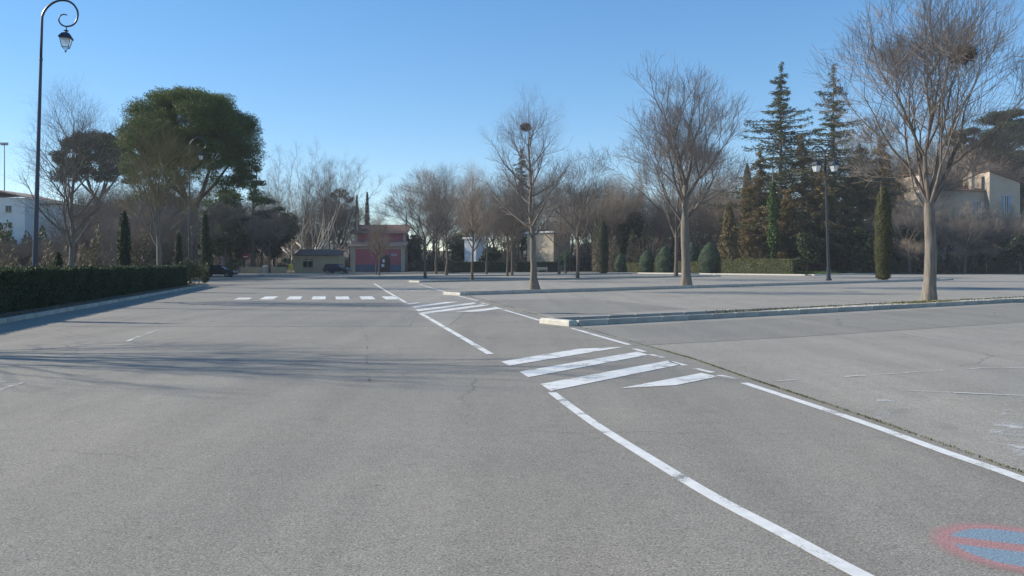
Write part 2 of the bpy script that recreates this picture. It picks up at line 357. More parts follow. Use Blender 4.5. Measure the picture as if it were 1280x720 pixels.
for a, b_ in (((793,436.3),(806,440)),((813,443.4),(829,447.2)),((838,452.3),(857,457.2)),((869,461),(891,466)),((899,469.3),(919,474))):
    wline([a, b_], 0.11, 'lane_dash', 'paint', road, 0.006)
for a, b_ in (((601,378.6),(611,381)),((617,383.6),(628,386.8))):
    wline([a, b_], 0.12, 'lane_dash', 'paint', road, 0.007)
# hatching of the two painted islands
for q in ([(626.7,452.3),(723.7,436.2),(780,434),(636.6,457.4)], [(649.2,465),(796.9,439.9),(810.4,443.9),(660.5,472)],
          [(675.4,480.5),(834.8,451.2),(850.3,456),(688.6,489.2)], [(774.4,485.8),(877,466.6),(897.5,471.2),(844.7,481.9)],
          [(507.7,379.3),(526,378),(520,379.5),(511,380.5)], [(513,383.3),(557,377.6),(573,377.2),(519.7,384.8)],
          [(518.8,387.3),(592,378.3),(596,379.6),(523,389.1)], [(525,391),(602,380.8),(610,382),(531,392.4)],
          [(566,390.6),(617,384.6),(627,385.7),(600,389.4)]):
    decal('hatch_stripe', q, 0.006, M['paint'], road)
decal('faded_crossing', [(482,360.8),(527,358.9),(541,363.2),(495,364.2)], 0.006, M['paint_worn'], road)
# zebra crossing
for k, (x0, x1) in enumerate(((296,313),(327,346),(360,376.5),(391,406.5),(420,436),(451,467),(480.5,495))):
    c = G((x0+x1)/2, 372.4+ (0.9 if k == 0 else 0)); u = Vector((ROADDIR.y, -ROADDIR.x, 0))
    L = 3.4 if k else 2.0
    dx = ROADDIR*L/2; w = u*0.31
    sheet('crossing_stripe', [(c-dx-w).xy, (c-dx+w).xy, (c+dx+w).xy, (c+dx-w).xy], 0.006, M['paint'], road)
# faint bay lines
wline([(-40,478.5),(27,478)], 0.09, 'bay_line', 'paint_faint', road, 0.006)
wline([(-30,497),(27,479)], 0.09, 'bay_line', 'paint_faint', road, 0.007)
wline([(150,431),(172,421.5),(196,413.5)], 0.09, 'bay_line', 'paint_faint', road, 0.006)
wline([(955,477.5),(1090,469),(1225,460.5),(1300,460)], 0.06, 'bay_line', 'paint_faint', lot, 0.006)
wline([(1065,486),(1170,490),(1300,496)], 0.06, 'bay_line', 'paint_faint', lot, 0.006)
wline([(825,382),(900,379),(1010,373)], 0.08, 'bay_line', 'paint_faint', lot, 0.006)
# sprayed no-parking emblem
def emblem():
    m, n, l, b = mat_new('sprayed_emblem')
    tc = n.new('ShaderNodeTexCoord'); sx = n.new('ShaderNodeSeparateXYZ'); l.new(tc.outputs['Object'], sx.inputs[0])
    def mth(op, a, b_=None, c=None):
        t = n.new('ShaderNodeMath'); t.operation = op
        for i, v in enumerate((a, b_, c)):
            if v is None: continue
            if isinstance(v, (int, float)): t.inputs[i].default_value = v
            else: l.new(v, t.inputs[i])
        return t.outputs[0]
    nz = noise(n, l, tc.outputs['Object'], 7, 3); nf = noise(n, l, tc.outputs['Object'], 75, 3, 0.7)
    ln = n.new('ShaderNodeVectorMath'); ln.operation = 'LENGTH'; l.new(tc.outputs['Object'], ln.inputs[0])
    rad = mth('ADD', ln.outputs['Value'], mth('MULTIPLY', mth('SUBTRACT', nz.outputs[0], 0.5), 0.05))
    ang = math.radians(-24)
    bar = mth('ADD', mth('MULTIPLY', sx.outputs[0], -math.sin(ang)), mth('MULTIPLY', sx.outputs[1], math.cos(ang)))
    bar = mth('ABSOLUTE', mth('ADD', bar, 0.0))
    inner = mth('SMOOTH_MIN', mth('MULTIPLY', mth('SUBTRACT', 0.335, rad), 28), mth('MULTIPLY', mth('SUBTRACT', bar, 0.05), 28), 0.2)
    clampn = n.new('ShaderNodeClamp'); l.new(inner, clampn.inputs[0])
    rr = ramp(n, [(0.35, g3(1)), (0.455, g3(0))])
    rr.color_ramp.elements[0].position = 0.36; l.new(rad, rr.inputs[0])
    col = mix(n, l, (0.52,0.25,0.25), (0.24,0.37,0.48), clampn.outputs[0])
    l.new(col, b.inputs['Base Color']); b.inputs['Roughness'].default_value = 0.85
    w = ramp(n, [(0.34, g3(0.1)), (0.56, g3(0.72))]); l.new(nf.outputs[0], w.inputs[0])
    al = mth('MULTIPLY', w.outputs[0], rr.outputs[0])
    tr = n.new('ShaderNodeBsdfTransparent'); mx = n.new('ShaderNodeMixShader')
    l.new(al, mx.inputs[0]); l.new(tr.outputs[0], mx.inputs[1]); l.new(b.outputs[0], mx.inputs[2]); l.new(mx.outputs[0], n['Material Output'].inputs[0])
    V = [(0.48*math.cos(a), 0.48*math.sin(a), 0) for a in np.linspace(0, 2*math.pi, 40, endpoint=False)]
    o = link('no_parking_emblem', MB().add(V, [tuple(range(40))]).mesh('no_parking_emblem'), m, road, (2.83, 4.50, 0.006))
    return o
emblem()
# pale scuffs on the right
M['dust'] = paint('pale_dust', (0.5,0.49,0.46), 0.8)
decal('dust_patch', [(1225,560),(1262,500),(1310,505),(1310,590)], 0.004, M['dust'], lot)
decal('dust_patch', [(1085,523),(1098,497),(1120,498),(1110,530)], 0.004, M['dust'], lot)

# ------------------------------------------------------------------ kerbs, islands, verges
rng = random.Random(5)
stone = MB().bbox(-0.495, 0.495, -0.075, 0.075, -0.05, 0.14, 0.018).mesh('kerb_stone')
stone_r = MB().bbox(-0.495, 0.495, -0.09, 0.09, -0.05, 0.12, 0.02).mesh('kerb_stone_low')
def kerb_row(parent, p0, d, n, me, mat, skip=0):
    a = math.atan2(d.y, d.x)
    for i in range(n):
        p = p0 + d*(i+0.5)
        o = link('kerb_stone', me, mat, parent, (p.x+rng.uniform(-.006,.006), p.y+rng.uniform(-.006,.006), rng.uniform(-.006,.004)), a+rng.uniform(-.004,.004))
# left verge with its kerb
vp = [(kerb_x(Y)-0.12, Y) for Y in (-24, 60)]
verge = link('verge', MB().prism([(kerb_x(-24)-0.1,-24),(kerb_x(60)-0.1,60),(kerb_x(60)-2,61.5),(kerb_x(66)-6,66),(-200,66),(-200,-24)], -0.05, 0.10).mesh('verge'), M['verge'])
tag(verge, None, None, None, 'structure')
dl = Vector((-0.235, 1, 0)).normalized()
p0 = Vector((kerb_x(14), 14, 0))
kerb_row(verge, p0, dl, 47, stone_r, M['kerb'])
# kerbed islands
def island(front0, front1, width, near=False, fill='soil', label=None):
    d = (front1-front0); L = d.length; d.normalize(); nrm = Vector((-d.y, d.x, 0)); a = math.atan2(d.y, d.x)
    e = link('kerbed_island', None, None, None, (0,0,0)); tag(e, None, None, None, 'structure')
    mb = MB(); 
    q = [front0+d*0.3+nrm*0.1, front1-d*0.1+nrm*0.1, front1-d*0.1+nrm*(width-0.1), front0+d*0.3+nrm*(width-0.1)]
    link('planting_bed', MB().prism([(p.x,p.y) for p in q], -0.04, 0.075 if not near else 0.05).mesh('planting_bed'), M[fill], e)
    if near:
        n = int(L)
        kerb_row(e, front0+d*0.32+nrm*0.08, d, n, stone, M['kerb'])
        kerb_row(e, front0+d*0.32+nrm*(width-0.08), d, n, stone, M['kerb'])
    else:
        for off in (0.08, width-0.08):
            c = front0+nrm*off; mbk = MB().bbox(0.3, L, -0.075, 0.075, -0.05, 0.14, 0.018)
            link('kerb', mbk.mesh('kerb'), M['kerb'], e, (c.x, c.y, 0), a)
        c = front1
        link('kerb', MB().bbox(-0.0, 0.15, 0.16, width-0.16, -0.05, 0.138, 0.018).mesh('kerb'), M['kerb'], e, (c.x, c.y, 0), a)
    cap = MB().bbox(0.0, 0.29, 0.0, width, -0.05, 0.145, 0.04)
    link('end_stone', cap.mesh('end_stone'), M['kerb_white'], e, (front0.x, front0.y, 0), a)
    return e, d, nrm
f0, f1 = G(711,408), G(1280,377.3)
dd = (f1-f0).normalized()
isl1, d1, n1 = island(f0, f0+dd*33, 1.3, True)
# gravel fill in the right half of the near island
gv = [f0+dd*7.2+n1*0.19, f0+dd*33+n1*0.19, f0+dd*33+n1*0.82, f0+dd*13+n1*0.72, f0+dd*9+n1*0.45]
link('gravel_bed', MB().prism([(p.x,p.y) for p in gv], 0.03, 0.135).mesh('gravel_bed'), M['gravel'], isl1)
rs = np.random.RandomState(77); nW = 2600; tW = np.concatenate([rs.normal(17.6, 1.3, nW//2), rs.uniform(6, 32, nW//2)]); oW = rs.uniform(.2, 1.1, nW)
PW = np.stack([f0.x+dd.x*tW+n1.x*oW, f0.y+dd.y*tW+n1.y*oW, np.full(nW, .11)+.04*rs.random(nW)], 1); vW = rs.normal(size=(nW, 3))*np.array([1, 1, .2]); ME_W = (PW, vW)
island(G(575,369.5), G(1192,350.2), 1.5)
island(G(524,353.2), G(901,345.6), 1.5)
island(G(431,347.6), G(791,342.7), 1.6)
island(G(330,344.6), G(640,341.6), 1.8)
# far pavement on the right with pale kerb
fk = [AT(640,136), AT(800,134), AT(1012,110.5), AT(1060,119), AT(1110,134), AT(1290,136), (140,138)]
fk = [Vector((p[0], p[1], 0)) for p in fk]
pv = link('far_verge', MB().prism([(p.x, p.y) for p in fk]+[(140,210),(-20,210),(-20,150)], -0.05, 0.12).mesh('far_verge'), M['verge'])
tag(pv, None, None, None, 'structure')
for i in range(len(fk)-2):
    a_, b_ = fk[i], fk[i+1]; d = b_-a_; L = d.length
    link('kerb', MB().bbox(0, L-0.02, -0.9, 0.12, -0.05, 0.17, 0.03).mesh('kerb'), M['kerb_white'], pv, (a_.x, a_.y+0.55, 0), math.atan2(d.y, d.x))
# terrain rising behind
def hill_h(x, y):
    s = max(0, min(1, (y-158-0.0*x)/60)); s = s*s*(3-2*s)
    side = 0.55+0.45*min(1, abs(x+10)/70)
    return -0.05+ s*9*side + 0.6*math.sin(x*0.05)*s
xs = np.linspace(-338, 338, 81); ys = np.concatenate([np.linspace(152, 240, 23), np.linspace(250, 316, 7)])
V = [(x, y, hill_h(x, y)-0.02+ (y-240)*0.02*(y>240)) for y in ys for x in xs]
F = [(j*81+i, j*81+i+1, (j+1)*81+i+1, (j+1)*81+i) for j in range(len(ys)-1) for i in range(80)]
tag(link('hill', MB().add(V, F).mesh('hill', True), M['verge']), kind='structure')
# left terrace that carries the white building
def terr_h(x, y):
    s = max(0, min(1, (-x-52-(y-100)*0.25)/22)); s = s*s*(3-2*s); t = max(0, min(1, (y-68)/40)); return 5.5*s*t*t*(3-2*t)
xs = np.linspace(-220, -45, 36); ys = np.linspace(68, 158, 20)
V = [(x, y, terr_h(x, y)+0.02) for y in ys for x in xs]
F = [(j*36+i, j*36+i+1, (j+1)*36+i+1, (j+1)*36+i) for j in range(19) for i in range(35)]
tag(link('terrace_slope', MB().add(V, F).mesh('terrace_slope', True), M['verge']), kind='structure')

# ------------------------------------------------------------------ vegetation builders
def tubes_mesh(name, branches, sides):
    """branches: list of (pts Nx3 list, radii list); grouped by length and built with numpy"""
    groups = {}
    for p, r in branches: groups.setdefault(len(p), []).append((p, r))
    VV = []; FF = []; base = 0
    for n, bl in groups.items():
        P = np.array([[tuple(q) for q in b[0]] for b in bl], float); R = np.array([b[1] for b in bl], float)
        T = np.empty_like(P); T[:, 1:-1] = P[:, 2:]-P[:, :-2]; T[:, 0] = P[:, 1]-P[:, 0]; T[:, -1] = P[:, -1]-P[:, -2]
        T /= np.linalg.norm(T, axis=2, keepdims=True)+1e-9
        ov = P[:, -1]-P[:, 0]; ref = np.where(np.abs(ov[:, 2:3]) > 0.8*np.linalg.norm(ov, axis=1, keepdims=True), np.array([[1., 0, 0]]), np.array([[0, 0, 1.]]))
        A = np.cross(T, ref[:, None, :]); A /= np.linalg.norm(A, axis=2, keepdims=True)+1e-9; B = np.cross(T, A)
        ang = np.arange(sides)*2*np.pi/sides
        ring = P[:, :, None, :]+R[:, :, None, None]*(A[:, :, None, :]*np.cos(ang)[None, None, :, None]+B[:, :, None, :]*np.sin(ang)[None, None, :, None])
        m = len(bl); VV.append(ring.reshape(-1, 3))
        idx = np.arange(m*n*sides).reshape(m, n, sides)+base; nx = np.roll(idx, -1, axis=2)
        FF.append(np.stack([idx[:, :-1], nx[:, :-1], nx[:, 1:], idx[:, 1:]], axis=-1).reshape(-1, 4)); base += m*n*sides
    return mesh_np(name, np.concatenate(VV), [np.concatenate(FF)], sides > 3)
UP = Vector((0, 0, 1))
def grow(R, start, d, L, r, lvl, P, out):
    n = P['npts'][lvl]; p = start.copy(); pts = [p.copy()]; d = d.normalized(); dirs = []
    w = P['wig'][lvl]; tr = P['trop'][lvl]
    for i in range(n):
        d = (d+Vector((R.gauss(0, w), R.gauss(0, w), R.gauss(0, w)))+UP*tr).normalized()
        p = p+d*(L/n); pts.append(p.copy()); dirs.append(d.copy())
    tip = P['tip'][lvl]; radii = [r*(1-(1-tip)*(i/n)) for i in range(n+1)]
    out.setdefault(lvl, []).append((pts, radii))
    if lvl+1 < len(P['npts']):
        k = P['kids'][lvl]; k = max(2, int(round(k*R.uniform(0.8, 1.2)))); t0 = P['t0'][lvl]; az = R.uniform(0, 6.28)
        for j in range(k):
            t = t0+(1-t0)*((j+R.random())/k); f = min(t*n, n-1e-3); i = int(f); q = pts[i].lerp(pts[i+1], f-i); dv = dirs[i]
            az += 2.4+R.uniform(-0.5, 0.5); ax = dv.orthogonal().normalized(); ax.rotate(Matrix.Rotation(az, 3, dv))
            an = math.radians(R.uniform(*P['ang'][lvl])); cd = dv.copy(); cd.rotate(Matrix.Rotation(an, 3, ax))
            if cd.z < -0.15 and lvl < 2: cd.z *= -0.5
            Lc = P['len'][lvl+1]*(1-P['fall'][lvl]*(t-t0)/(1-t0+1e-6))*R.uniform(0.7, 1.25)
            rc = min(radii[i]*0.62, P['rad'][lvl+1]*R.uniform(0.8, 1.15)*max(0.5, Lc/P['len'][lvl+1]))
            grow(R, q, cd, Lc, rc, lvl+1, P, out)
def vase_tree(seed, fork, limbs, P, trunk_r, flare=1.5, lean=(0,0)):
    """short clean trunk that forks into ascending limbs; limbs: (azimuth, tilt, length, radius)"""
    R = random.Random(seed); out = {}
    pts = []; rad = []
    for i in range(9):
        t = i/8; pts.append(Vector((lean[0]*t+0.02*math.sin(5*t+seed), lean[1]*t, fork*t))); rad.append(trunk_r*(1+(flare-1)*max(0, 1-t*6))*(1-0.18*t)*(1.12 if i == 8 else 1))
    tr = [(pts, rad)]; top = pts[-1]
    for az, tilt, L, r in limbs:
        a = math.radians(az); ti = math.radians(tilt)
        d = Vector((math.cos(a)*math.sin(ti), math.sin(a)*math.sin(ti), math.cos(ti)))
        grow(R, top-Vector((0,0,0.12))+d*0.05, d, L, r, 0, P, out)
    return tr, out
def fork_grow(R, p, d, L, r, depth, out, spread, up, lvl=0, wig=.07, ratio=.84):
    """a shoot that keeps dividing in two or three, with short twigs along the way"""
    n = 3; pts = [p.copy()]; d = d.normalized()
    for i in range(n):
        d = (d+Vector((R.gauss(0, wig), R.gauss(0, wig), R.gauss(0, wig)))+UP*up).normalized(); p = p+d*(L/n); pts.append(p.copy())
    k = 0 if depth <= 0 else (2 if R.random() < .72 else 3)
    r1 = max(r*.8, .005); out.setdefault(0 if lvl < 3 else 1, []).append((pts, [r+(r1-r)*i/n for i in range(n+1)]))
    out.setdefault(1, [])
    def side(dv, an):
        ax = dv.orthogonal().normalized(); ax.rotate(Matrix.Rotation(R.uniform(0, 6.28), 3, dv)); c = dv.copy(); c.rotate(Matrix.Rotation(an, 3, ax)); return c
    if lvl >= 1:
        for j in range(2 if R.random() < .6 else 1):
            q = pts[1].lerp(pts[3], R.random()); c = side(d, math.radians(R.uniform(30, 60)))
            if depth >= 3 and R.random() < .3: fork_grow(R, q, c, L*.6, max(r*.4, .007), min(depth-3, 2), out, spread, up, lvl+2, wig, ratio)
            else: out[1].append(([q, q+c*R.uniform(.25,.5), q+(c+UP*.2).normalized()*R.uniform(.6,1.15)], [.0065, .0055, .004]))
    if k == 0:
        for j in range(2):
            c = side(d, math.radians(R.uniform(12, 40))); out[1].append(([pts[-1], pts[-1]+c*.3, pts[-1]+(c+UP*.1)*.7], [.0065, .0055, .004]))
        return
    ax = d.orthogonal().normalized(); ax.rotate(Matrix.Rotation(R.uniform(0, 6.28), 3, d))
    for i in range(k):
        an = math.radians(R.uniform(9, 18) if i == 0 else R.uniform(22, 38))*spread; c = d.copy(); a2 = ax.copy(); a2.rotate(Matrix.Rotation(i*2*math.pi/k+R.uniform(-.4,.4), 3, d)); c.rotate(Matrix.Rotation(an, 3, a2))
        if c.z < .05: c.z = .05
        f = (1.0 if i == 0 else R.uniform(.72, .95))
        fork_grow(R, pts[-1], c, L*ratio*R.uniform(.85, 1.15)*f, r1*(.86 if i == 0 else .7), depth-1, out, spread, up, lvl+1, wig, ratio)
def fork_tree(seed, clear, top, trunk_r, limbs, depth, flare=1.5, spread=1.0, up=.05, L0=2.2, ratio=.84):
    """clean stem to 'clear', limbs between clear and top; limbs: (height 0..1, azimuth, tilt, length factor, radius)"""
    R = random.Random(seed); out = {}; pts = []; rad = []
    for i in range(11):
        t = i/10; z = top*t; pts.append(Vector((0.05*math.sin(4*t+seed), 0.04*math.sin(3*t+2*seed), z)))
        rad.append(trunk_r*(1+.75*(flare-1)*max(0, 1-z/.9))*(1-.14*min(1, z/clear))*(1-.45*max(0, z-clear)/(max(top-clear, .01)+1.5)))
    for h, az, tilt, lf, r in limbs:
        z = clear+(top-clear)*h; f = min(z/top*10, 9.999); i = int(f); q = pts[i].lerp(pts[i+1], f-i); a = math.radians(az); ti = math.radians(tilt)
        d = Vector((math.cos(a)*math.sin(ti), math.sin(a)*math.sin(ti), math.cos(ti)))
        fork_grow(R, q-Vector((0,0,.1)), d, L0*lf, r, depth, out, spread, up, 0, .06, ratio)
    return [(pts, rad)], out
def leader_tree(seed, clear, height, P, trunk_r, n_lim, lim_len, ang=(35, 60), flare=1.5, thin=.92):
    """central leader with branches from the clear stem upwards"""
    R = random.Random(seed); out = {}; pts = []; rad = []; p = Vector((0,0,0)); n = 14; sx = sy = 0
    for i in range(n+1):
        t = i/n; pts.append(Vector((sx, sy, height*0.93*t))); rad.append(max(0.02, trunk_r*(1+(flare-1)*max(0, 1-t*12))*(1-0.92*t**(0.9 if thin > .5 else .55))))
        sx += R.gauss(0, 0.05)*height/12; sy += R.gauss(0, 0.05)*height/12
    az = R.uniform(0, 6)
    for j in range(n_lim):
        t = (j+R.random())/n_lim; z = clear+(height*0.93-clear)*t**1.15; f = min(z/(height*0.93)*n, n-1e-3); i = int(f); q = pts[i].lerp(pts[i+1], f-i)
        az += 2.4+R.uniform(-0.4, 0.4); an = math.radians(R.uniform(*ang)*(1-0.35*t))
        d = Vector((math.cos(az)*math.sin(an), math.sin(az)*math.sin(an), math.cos(an)))
        L = lim_len*(1-0.72*t**1.3)*R.uniform(0.75, 1.2)*(0.75 if t < 0.08 else 1)
        grow(R, q, d, L, min(rad[i]*0.6, 0.02*L+0.02), 0, P, out)
    return [(pts, rad)], out
PV = dict(npts=[7,5,4,3], wig=[0.07,0.1,0.12,0.14], trop=[0.05,0.05,0.05,0.04], tip=[0.12,0.2,0.3,0.4], kids=[13,9,7], t0=[0.12,0.15,0.12],
          ang=[(24,48),(28,52),(25,55)], len=[8,3.4,1.5,0.75], rad=[0.15,0.035,0.013,0.006], fall=[0.55,0.45,0.4])
def bare_tree(name, label, cat_loc, tr, out, bark_m, twig_m, group=None, split=1, rz=0, scale=1, limb_m=None, flute=False):
    e = thing(name, label, 'tree', cat_loc, rz, group, scale)
    tm_ = tubes_mesh('trunk', list(tr), 24 if flute else 10)
    if flute:
        co = np.empty(len(tm_.vertices)*3, np.float32); tm_.vertices.foreach_get('co', co); co = co.reshape(-1, 3); a = np.arctan2(co[:, 1], co[:, 0]); z = co[:, 2]
        k = 1+.13*np.exp(-z/.7)*np.sin(5*a+1)+.05*np.sin(3*a+z*1.1)+.025*np.sin(7*a-z*2.3); co[:, :2] *= k[:, None]; tm_.vertices.foreach_set('co', co.ravel()); tm_.update()
    link('trunk', tm_, bark_m, e)
    tb = []
    for l_ in range(split): tb += out.get(l_, [])
    if tb: tag(link('limbs', tubes_mesh('limbs', tb, 7), limb_m or bark_m, e), kind='stuff')
    cb = []
    for l_ in sorted(out):
        if l_ >= split: cb += out[l_]
    tag(link('crown', tubes_mesh('crown', cb, 3), twig_m, e), 'fine leafless twigs', kind='stuff')
    return e
def unit(rs, n):
    v = rs.normal(size=(n, 3)); return v/np.linalg.norm(v, axis=1, keepdims=True)
def leaf_mesh(name, P, N, size, rs, tilt=0.7, aspect=0.55, along=None, extra=None):
    """rhombic leaf faces at P with normals scattered round N; along: preferred long axis"""
    n = len(P); size = np.broadcast_to(np.asarray(size, float), (n,))*rs.uniform(0.7, 1.3, n)
    Nn = N+tilt*rs.normal(size=(n, 3)); Nn /= np.linalg.norm(Nn, axis=1, keepdims=True)+1e-9
    u = (rs.normal(size=(n, 3)) if along is None else along+0.35*rs.normal(size=(n, 3)))
    u = u-Nn*np.sum(u*Nn, axis=1, keepdims=True); u /= np.linalg.norm(u, axis=1, keepdims=True)+1e-9
    v = np.cross(Nn, u); s = size[:, None]
    V = np.stack([P-u*s*0.5, P+v*s*aspect*0.5+u*s*0.05, P+u*s*0.5, P-v*s*aspect*0.5+u*s*0.05], axis=1).reshape(-1, 3)
    F = np.arange(4*n).reshape(n, 4)
    return mesh_np(name, V, [F])
def shell_points(rs, c, r, n, inner=0.55):
    d = unit(rs, n); rad = (inner+(1-inner)*rs.random(n)**0.6)*(1+.13*rs.normal(size=n))
    return c+d*rad[:, None]*r, d
def clump_crown(name, rs, clumps, n_per, leaf, tilt=0.8, aspect=0.5, inner=0.5, along_up=0.0):
    """clumps: list of (centre, radii)"""
    PP = []; NN = []
    for c, r in clumps:
        r = np.asarray(r, float); k = max(8, int(n_per*(np.prod(r)**(2/3))))
        p, d = shell_points(rs, np.asarray(c, float), r, k, inner); PP.append(p); NN.append(d)
    P = np.concatenate(PP); N = np.concatenate(NN)
    return leaf_mesh(name, P, N, leaf, rs, tilt, aspect)

# ------------------------------------------------------------------ clipped hedges, topiary, cypresses
def clipped_hedge(name, label, loc, rz, L, W, H, dens, leaf, leafm, seed, faces=('front','top','left','right'), group=None):
    e = thing(name, label, 'hedge', loc, rz, group); rs = np.random.RandomState(seed)
    link('branches', MB().box(0.06, L-0.06, 0.06, W-0.06, 0, H-0.07).mesh('branches'), M['hedge_core'], e)
    PP = []; NN = []
    def face(n, f, nv):
        q = f(rs.random(n), rs.random(n)); PP.append(q); NN.append(np.tile(np.array(nv, float), (n, 1)))
    und = lambda x: 0.035*np.sin(x*1.3)+0.03*np.sin(x*3.1+1)
    j = lambda n: rs.normal(0, 0.035, n)
    if 'front' in faces: face(int(L*H*dens), lambda a, b: np.stack([a*L, und(a*L)*0.7+j(len(a))+0.02, b*H], 1), (0,-1,0.1))
    if 'top' in faces: face(int(L*W*dens), lambda a, b: np.stack([a*L, b*W, H-0.04+und(a*L)+j(len(a))*1.2], 1), (0,0,1))
    if 'back' in faces: face(int(L*H*dens*0.4), lambda a, b: np.stack([a*L, W+j(len(a)), b*H], 1), (0,1,0))
    if 'left' in faces: face(int(W*H*dens), lambda a, b: np.stack([j(len(a)), a*W, b*H], 1), (-1,0,0))
    if 'right' in faces: face(int(W*H*dens), lambda a, b: np.stack([L+j(len(a)), a*W, b*H], 1), (1,0,0))
    # stray shoots on top
    if 'top' in faces: face(int(L*W*dens*0.06), lambda a, b: np.stack([a*L, b*W, H+np.abs(j(len(a)))*2.2], 1), (0,0.5,0.5))
    P = np.concatenate(PP); N = np.concatenate(NN)
    tag(link('foliage', leaf_mesh('foliage', P, N, leaf, rs, 0.75, 0.6), leafm, e), kind='stuff')
    return e
def clipped_shape(name, label, cat, loc, prof, dens, leaf, leafm, seed, group=None, stem=0.12, rough=0.03, sides=20):
    """lathed clipped shrub; prof: (radius, z)"""
    e = thing(name, label, cat, loc, 0, group); rs = np.random.RandomState(seed)
    link('trunk', MB().tube([(0,0,-0.05),(0,0,prof[-1][1]*0.5)], [stem, stem*0.5], 8).mesh('trunk'), M['bark_dark'], e)
    core = [(max(r-0.08, r*0.8), z) for r, z in prof]
    pr = np.array(prof); seg = np.hypot(np.diff(pr[:, 0]), np.diff(pr[:, 1])); area = 2*np.pi*(pr[1:, 0]+pr[:-1, 0])/2*seg
    n = int(area.sum()*dens); si = rs.choice(len(seg), n, p=area/area.sum()); t = rs.random(n); a = rs.random(n)*2*np.pi
    r = pr[si, 0]*(1-t)+pr[si+1, 0]*t; z = pr[si, 1]*(1-t)+pr[si+1, 1]*t
    lump = 1+0.05*np.sin(3*a+z*2.1)+0.04*np.sin(5*a-z*3.3)
    r = r*lump+rs.normal(0, rough, n); P = np.stack([r*np.cos(a), r*np.sin(a), z+rs.normal(0, rough, n)], 1)
    dr = pr[si+1, 0]-pr[si, 0]; dz = pr[si+1, 1]-pr[si, 1]; N = np.stack([np.cos(a)*dz, np.sin(a)*dz, -dr], 1); N /= np.linalg.norm(N, axis=1, keepdims=True)+1e-9
    me = leaf_mesh('foliage', P, N, leaf, rs, 0.55, 0.6, np.tile(np.array([[0, 0, 1.0]]), (n, 1)))
    fo = tag(link('foliage', me, leafm, e), kind='stuff')
    link('inner_branches', MB().lathe(core, sides).mesh('inner_branches'), M['hedge_core'], e)
    return e
def col_prof(h, w, base=0.3):
    return [(w*0.25, base*0.2), (w*0.42, base), (w*0.5, h*0.3), (w*0.5, h*0.55), (w*0.43, h*0.78), (w*0.3, h*0.91), (w*0.1, h*0.99), (0.01, h)]
def egg_prof(h, w): return [(w*0.36, 0.12), (w*0.44, h*0.12), (w*0.5, h*0.34), (w*0.47, h*0.52), (w*0.38, h*0.7), (w*0.24, h*0.86), (w*0.08, h*0.97), (0.01, h)]

# long hedge on the left of the road
hy0, hy1 = 6.0, 57.0
hp = Vector((kerb_x(hy0)-1.05, hy0, 0.08)); hd = dl
# local x runs along the hedge, local y away from the road: mirror by starting at the far end
far = Vector((kerb_x(hy1)-1.05, hy1, 0.08)); ang = math.atan2(-dl.y, -dl.x)
Lh = (far-hp).length
e = thing('clipped_hedge', 'long low dark green clipped hedge along the left kerb', 'hedge', far, ang)
rs = np.random.RandomState(3)
# here local +x points back towards the camera and local -y away from... the road lies on the +y side of this frame
def hedge_left():
    L, W, H = Lh, 0.95, 1.36
    link('branches', MB().box(0, L, -W+0.06, -0.06, -0.05, H-0.06).mesh('branches'), M['hedge_core'], e)
    PP = []; NN = []
    und = lambda x: 0.03*np.sin(x*1.1)+0.025*np.sin(x*2.7+1)
    nf = 52000; x = rs.random(nf)*L; z = rs.random(nf)*H
    PP.append(np.stack([x, und(x+z*2)-0.02+rs.normal(0, .035, nf), z], 1)); NN.append(np.tile([[0, 1.0, 0.1]], (nf, 1)))
    nt = 34000; x = rs.random(nt)*L; y = -rs.random(nt)*W
    PP.append(np.stack([x, y, H-0.04+und(x)*0.8+rs.normal(0, .03, nt)], 1)); NN.append(np.tile([[0, 0, 1.0]], (nt, 1)))
    ns = 1500; x = rs.random(ns)*L; y = -rs.random(ns)*W
    PP.append(np.stack([x, y, H+np.abs(rs.normal(0, .06, ns))], 1)); NN.append(np.tile([[0.5, 0, 0.5]], (ns, 1)))
    tag(link('foliage', leaf_mesh('foliage', np.concatenate(PP), np.concatenate(NN), 0.075, rs, 0.75, 0.6), M['hedge_leaf'], e), kind='stuff')
hedge_left()
# loose bush closing the hedge
rs = np.random.RandomState(8)
bp = Vector((kerb_x(58.5)-1.2, 58.8, 0.05))
e = thing('evergreen_bush', 'loose dark bush closing the far end of the left hedge', 'bush', bp)
link('stem', MB().tube([(0,0,0),(0.1,0,0.9)], [0.05,0.03], 6).mesh('stem'), M['bark_dark'], e)
cl = [((rs.uniform(-0.9,0.7), rs.uniform(-1.2,1.0), rs.uniform(0.4,1.45)), rs.uniform(0.45,0.75)*np.array([1,1,0.9])) for _ in range(14)]
tag(link('foliage', clump_crown('foliage', rs, cl, 900, 0.13), M['hedge_leaf'], e), kind='stuff')
# dead leaves in the gutter
n = 260; t = rs.random(n)**1.5*40+16; P = np.stack([kerb_x(t)-0.15-np.abs(rs.normal(0.3, 0.25, n)), t, np.full(n, 0.13)], 1)
tag(link('dead_leaves', leaf_mesh('dead_leaves', P, np.tile([[0, 0, 1.0]], (n, 1)), 0.1, rs, 0.4, 0.7), M['dead_leaf']), 'scattered brown dead leaves under the left hedge', 'leaves', None, 'stuff')

